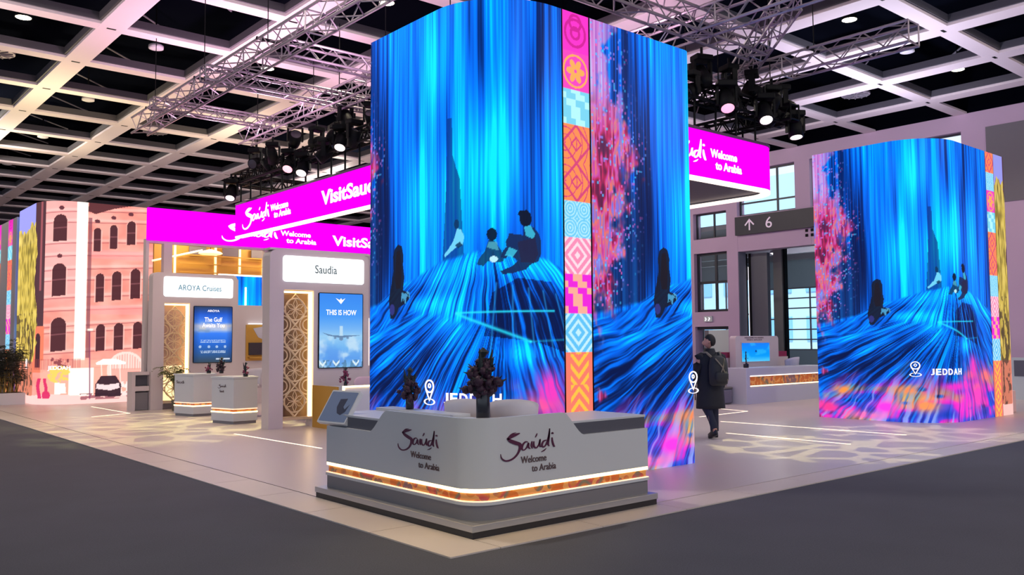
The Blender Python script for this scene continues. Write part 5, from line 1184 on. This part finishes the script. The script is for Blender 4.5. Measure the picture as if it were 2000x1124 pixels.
B('block', mat('pink_white_block', rgb(240, 200, 196), 0.5), dp, 21.22, 21.62, 7.72, 8.1, 0.012, 0.50, bevel=0.02); B('upper_block', M['seat'], dp, 21.3, 21.55, 7.8, 8.05, 0.50, 0.85, bevel=0.02); B('spire', M['seat'], dp, 21.32, 21.42, 7.85, 7.95, 0.85, 1.35)
cw = thing('wall_cabinet', 'white cabinet with a dark glass door at the right border', 'cabinet', (26, 9.1, 0))
B('body', M['palewall'], cw, 26.0, 26.4, 8.75, 9.45, 0, 1.15); B('door', M['recess'], cw, 25.985, 26.0, 9.0, 9.3, 0.65, 1.08)
# light lines let into the stand floor
ll = MB()
for p, q in (((6.65, 15.7), (6.75, 12.57)), ((6.71, 25.24), (6.75, 22.15)), ((6.75, 22.15), (5.78, 21.71)), ((15.0, 10.97), (15.13, 7.19)), ((13.19, 9.53), (13.19, 7.17)), ((17.74, 13.02), (17.57, 12.09)), ((17.57, 12.09), (15.57, 11.94))):
    d = Vector((q[0]-p[0], q[1]-p[1], 0)).normalized(); s_ = Vector((-d.y, d.x, 0))*0.018
    P_ = [Vector((p[0], p[1], 0.0125))+s_, Vector((p[0], p[1], 0.0125))-s_, Vector((q[0], q[1], 0.0125))-s_, Vector((q[0], q[1], 0.0125))+s_]
    ll.add([tuple(v) for v in P_]+[(v.x, v.y, 0.016) for v in P_], [(3, 2, 1, 0), (4, 5, 6, 7), (0, 1, 5, 4), (1, 2, 6, 5), (2, 3, 7, 6), (3, 0, 4, 7)])
M['floorline'] = mat('floor_light_line', (1, 1, 1), 0.5, emit=(1.0, 0.74, 0.48), strength=1.5)
tag(ll.build('trim_floor_lights', M['floorline']), kind='structure')

# ---------------------------------------------------------------- the walking person
def loft(b, rings, n=16):
    vs = []; fs = []
    for (cx0, cy0, z, rx, ry) in rings:
        for k in range(n):
            a = 2*PI*k/n; vs.append((cx0+rx*math.cos(a), cy0+ry*math.sin(a), z))
    for i in range(len(rings)-1):
        for k in range(n): fs.append((i*n+k, i*n+(k+1) % n, (i+1)*n+(k+1) % n, (i+1)*n+k))
    fs += [tuple(range(n-1, -1, -1)), tuple(range((len(rings)-1)*n, len(rings)*n))]
    return b.add(vs, fs)
def skin(name, verts, edges, radii, m, parent, sub=2, root=0):
    me = bpy.data.meshes.new(name); me.from_pydata(verts, edges, []); o = bpy.data.objects.new(name, me); stage(o, parent); me.materials.append(m)
    o.modifiers.new('skin', 'SKIN').use_smooth_shade = True
    for i, r in enumerate(radii):
        me.skin_vertices[0].data[i].radius = (r, r) if not isinstance(r, tuple) else r
        me.skin_vertices[0].data[i].use_root = (i == root)
    s_ = o.modifiers.new('sub', 'SUBSURF'); s_.levels = sub; s_.render_levels = sub
    return o
M['coat'] = mat('black_coat', rgb(20, 22, 34), 0.8, vary=0.2, vscale=8); M['trouser'] = mat('dark_blue_trousers', rgb(30, 36, 62), 0.8); M['shoe'] = mat('black_shoe', rgb(22, 22, 28), 0.4)
M['skinn'] = mat('skin', rgb(196, 142, 124), 0.55); M['hair'] = mat('black_hair', rgb(24, 20, 24), 0.7, bump=0.3, bscale=80); M['pack'] = mat('dark_backpack', rgb(34, 36, 42), 0.7, vary=0.2, vscale=12); M['strap'] = mat('grey_tan_strap', rgb(126, 116, 102), 0.7)
pe = thing('person', 'person in a long black coat and dark trousers walking away, head turned left', 'person', (0, 0, 0))
# body: pelvis 0, spine, neck, head, arms with five fingers each, legs (one mesh)
V = [(0, 0, 0.93), (0, 0, 1.15), (0, 0, 1.36), (0, 0.01, 1.47), (-0.005, 0.02, 1.54),
     (0.10, 0, 0.90), (0.11, 0.10, 0.50), (0.10, 0.06, 0.09), (0.10, 0.10, 0.05), (0.10, 0.22, 0.035),
     (-0.10, 0, 0.90), (-0.10, -0.04, 0.50), (-0.09, -0.26, 0.16), (-0.09, -0.26, 0.11), (-0.09, -0.15, 0.05),
     (0.19, 0, 1.38), (0.25, -0.02, 1.10), (0.25, 0.08, 0.86), (0.25, 0.10, 0.80),
     (-0.19, 0, 1.38), (-0.25, 0.02, 1.10), (-0.25, 0.14, 0.88), (-0.25, 0.16, 0.82)]
E_ = [(0, 1), (1, 2), (2, 3), (3, 4), (0, 5), (5, 6), (6, 7), (7, 8), (8, 9), (0, 10), (10, 11), (11, 12), (12, 13), (13, 14), (2, 15), (15, 16), (16, 17), (17, 18), (2, 19), (19, 20), (20, 21), (21, 22)]
Rd = [0.13, 0.13, 0.14, 0.055, 0.05, 0.09, 0.06, 0.042, 0.045, 0.035, 0.09, 0.06, 0.042, 0.045, 0.035, 0.06, 0.045, 0.03, 0.035, 0.06, 0.045, 0.03, 0.035]
for sx, wi in ((1, 18), (-1, 22)):
    w0 = Vector(V[wi])
    for q in range(4):
        a = w0+Vector((sx*0.005, -0.028+0.019*q, -0.05)); b_ = a+Vector((-sx*0.012, 0.004, -0.035-0.004*(q in (1, 2)))); V += [tuple(a), tuple(b_)]; i0 = len(V)-2; E_ += [(wi, i0), (i0, i0+1)]; Rd += [0.010, 0.008]
    a = w0+Vector((-sx*0.02, 0.04, -0.02)); b_ = a+Vector((-sx*0.01, 0.01, -0.035)); V += [tuple(a), tuple(b_)]; i0 = len(V)-2; E_ += [(wi, i0), (i0, i0+1)]; Rd += [0.011, 0.009]
skin('body', V, E_, Rd, M['skinn'], pe)
# head: turned to the left (towards -x)
hd = MB(); hc = Vector((0, 0.02, 1.645)); n = 16; m_ = 12; Rz = Matrix.Rotation(math.radians(62), 3, 'Z')
vs = []; fs = []
for j in range(m_+1):
    ph = PI*j/m_
    for i in range(n):
        a = 2*PI*i/n; x_ = 0.074*math.sin(ph)*math.cos(a); y_ = 0.092*math.sin(ph)*math.sin(a); z_ = -0.115*math.cos(ph)
        if z_ < -0.02: x_ *= 1-0.25*(-z_-0.02)/0.1; y_ = y_*(1-0.15*(-z_-0.02)/0.1)+0.012
        if math.sin(a) > 0.9 and -0.035 < z_ < 0.0: y_ += 0.022                # nose
        if math.sin(a) > 0.6 and 0.0 < z_ < 0.03: y_ -= 0.006                  # eye hollow
        if math.sin(a) > 0.9 and -0.07 < z_ < -0.05: y_ += 0.006               # mouth
        vs.append(tuple(Rz @ Vector((x_, y_, z_))+hc))
for j in range(m_):
    for i in range(n): fs.append((j*n+i, j*n+(i+1) % n, (j+1)*n+(i+1) % n, (j+1)*n+i))
hd.add(vs, fs); head_ = hd.build('head', M['skinn'], pe, smooth=True)
hb = MB(); vs = []
for j in range(m_+1):
    ph = PI*j/m_
    for i in range(n):
        a = 2*PI*i/n; k_ = 1.07; f_ = math.sin(a)
        x_ = 0.08*math.sin(ph)*math.cos(a)*k_; y_ = 0.094*math.sin(ph)*f_*k_-0.012; z_ = -0.118*math.cos(ph)*1.05+0.012
        lo_ = 0.045 if f_ > 0.35 else (-0.02 if f_ > -0.1 else -0.075)
        if z_ < lo_: z_ = lo_; x_ *= 0.90; y_ *= 0.90
        vs.append(tuple(Rz @ Vector((x_, y_, z_))+hc))
hb.add(vs, fs); hb.build('hair', M['hair'], head_, smooth=True)
for sx in (-1, 1):
    c_ = Rz @ Vector((sx*0.076, -0.005, -0.01))+hc; MB().ball(tuple(c_), 0.022, 8, 6, (0.5, 0.8, 1.3)).build('ear', M['skinn'], head_, smooth=True)
ct = MB()
loft(ct, [(0, 0.01, 0.50, 0.265, 0.20), (0, 0.01, 0.56, 0.262, 0.20), (0, 0.01, 0.80, 0.245, 0.185), (0, 0, 1.02, 0.225, 0.17), (0, 0, 1.22, 0.235, 0.165), (0, 0, 1.36, 0.235, 0.15), (0, 0.005, 1.43, 0.18, 0.125), (0, 0.01, 1.47, 0.105, 0.095), (0, 0.015, 1.53, 0.085, 0.085), (0, 0.015, 1.53, 0.065, 0.065)], 20)
ct.build('coat', M['coat'], pe, smooth=True)
sl_ = MB()
for sx, el, wr in ((1, (0.265, -0.02, 1.10), (0.262, 0.08, 0.86)), (-1, (-0.265, 0.02, 1.10), (-0.262, 0.14, 0.88))):
    sl_ = MB(); sl_.tube([(sx*0.15, 0, 1.41), (sx*0.215, 0, 1.37), (sx*0.25, -0.01, 1.25), el, wr], [0.06, 0.085, 0.078, 0.066, 0.056], 12); sl_.build('sleeve', M['coat'], pe, smooth=True)
for pts, nm in (([(0.09, 0.02, 0.80), (0.11, 0.10, 0.50), (0.10, 0.065, 0.10)], 'r'), ([(-0.09, 0, 0.80), (-0.10, -0.04, 0.50), (-0.09, -0.255, 0.17)], 'l')):
    MB().tube(pts, [0.095, 0.085, 0.07], 12).build('trouser_leg', M['trouser'], pe, smooth=True)
for (fx, fy, fz, ti) in ((0.10, 0.12, 0.0, 0.0), (-0.09, -0.20, 0.04, 0.35)):
    q = MB(); loft(q, [(0, 0, 0.0, 0.048, 0.145), (0, 0, 0.03, 0.052, 0.15), (0, -0.02, 0.06, 0.05, 0.12), (0, -0.06, 0.10, 0.045, 0.065), (0, -0.065, 0.13, 0.042, 0.05)], 14)
    Rt = Matrix.Rotation(-ti, 3, 'X'); q.v = [tuple(Rt @ Vector(v)+Vector((fx, fy, fz))) for v in q.v]; q.build('shoe', M['shoe'], pe, smooth=True)
bp = thing('backpack', 'dark backpack with grey straps worn by the walking person', 'bag', (0, 0, 0))
q = MB(); loft(q, [(0, -0.25, 0.90, 0.12, 0.06), (0, -0.26, 0.93, 0.165, 0.10), (0, -0.265, 1.10, 0.175, 0.115), (0, -0.26, 1.25, 0.17, 0.105), (0, -0.24, 1.36, 0.14, 0.085), (0, -0.23, 1.41, 0.07, 0.05)], 18); q.build('bag', M['pack'], bp, smooth=True)
q = MB(); loft(q, [(0, -0.355, 0.96, 0.10, 0.03), (0, -0.37, 1.0, 0.125, 0.035), (0, -0.375, 1.10, 0.125, 0.035), (0, -0.36, 1.14, 0.10, 0.03)], 14); q.build('pocket', M['pack'], bp, smooth=True)
for sx in (-1, 1):
    MB().tube([(sx*0.09, -0.20, 1.38), (sx*0.13, -0.10, 1.46), (sx*0.15, 0.03, 1.445), (sx*0.15, 0.15, 1.34), (sx*0.16, 0.175, 1.15)], 0.02, 6).build('shoulder_strap', M['strap'], bp, smooth=True)
for pts in ([(-0.10, -0.33, 1.36), (0.0, -0.385, 1.22), (0.10, -0.385, 0.98)], [(0.08, -0.32, 1.36), (0.02, -0.385, 1.22), (-0.08, -0.385, 1.0)]):
    MB().tube(pts, 0.012, 5).build('compression_strap', M['strap'], bp)
MB().tube([(-0.03, -0.20, 1.41), (-0.02, -0.21, 1.46), (0.02, -0.21, 1.46), (0.03, -0.20, 1.41)], 0.01, 5).build('handle', M['pack'], bp)
for o in (pe, bp): o.location = (12.42, 9.28, 0.012); o.rotation_euler = (0, 0, math.radians(-22)); o.scale = (1.0, 1.0, 1.0)

# spot lights; the patterned ones come from the stage fixtures
for k_, (x_, y_) in enumerate(((8.1, 20.5), (8.1, 17.6), (8.1, 13.0), (13.4, 13.0), (10.4, 10.4), (12.5, 20))):
    spot('beam_fill', (x_, y_, 6.35), (x_, y_, 9), 520 if x_ < 12 else 300, (1.0, 0.62, 0.84), 2.8, 0.9, soft=0.3)  # pink uplights around the ring truss, added to brighten the ceiling beams
for x_, y_, c_ in ((6, 27, (1, 0.84, 0.46)), (6.5, 34, (1, 0.86, 0.46)), (12, 28, (1, 0.84, 0.5)), (2, 20, (1, 0.8, 0.74)), (20, 10, (0.8, 0.82, 1.0)), (24, 12, (0.8, 0.82, 1.0)), (20, 17, (0.85, 0.8, 1.0)), (18, 4, (0.84, 0.84, 1.0))):
    spot('beam_fill', (x_, y_, 5.9), (x_, y_, 9), 620, c_, 2.9, 0.9, soft=0.3)  # uplights without fixtures, added to brighten the beams away from the ring
for p_, q_, e_, c_, s_ in (((9.3, 18.33, 5.7), (6.5, 17.2, 0), 850, (0.95, 0.90, 0.34), 0.72), ((9.3, 20.3, 5.7), (6.2, 20.0, 0), 600, (0.95, 0.90, 0.36), 0.66), ((13.5, 9.1, 5.7), (12.5, 7.4, 0), 560, (1.0, 0.92, 0.42), 0.55), ((14.8, 9.1, 5.7), (15.6, 7.4, 0), 520, (1.0, 0.94, 0.6), 0.55)):
    spot('pattern_light', p_, q_, e_, c_, s_, 0.15, gobo=8, soft=0.01)
spot('corner_light', (1.2, 5.6, 8.6), (4.15, 5.6, 0), 750, (1.0, 0.74, 0.22), 0.36, 0.9, soft=0.4)
spot('floor_fill', (15.0, 8.0, 6.8), (14.5, 7.5, 0), 420, (0.88, 0.92, 1.0), 1.7, 0.9, soft=0.3)  # fill without a fixture, added to brighten the floor on the right
for x_, y_, z_, e_ in ((9.0, 24.6, 4.7, 60), (11.5, 24.6, 4.7, 60), (8.7, 19.4, 3.9, 55), (9.2, 14.2, 3.4, 20)):   # warm fills added to brighten the upper room and the booths
    ld = bpy.data.lights.new('warm_fill', 'POINT'); ld.energy = e_; ld.color = (1, 0.80, 0.45); ld.shadow_soft_size = 0.2
    o_ = bpy.data.objects.new('warm_fill', ld); S.collection.objects.link(o_); o_.location = (x_, y_, z_)
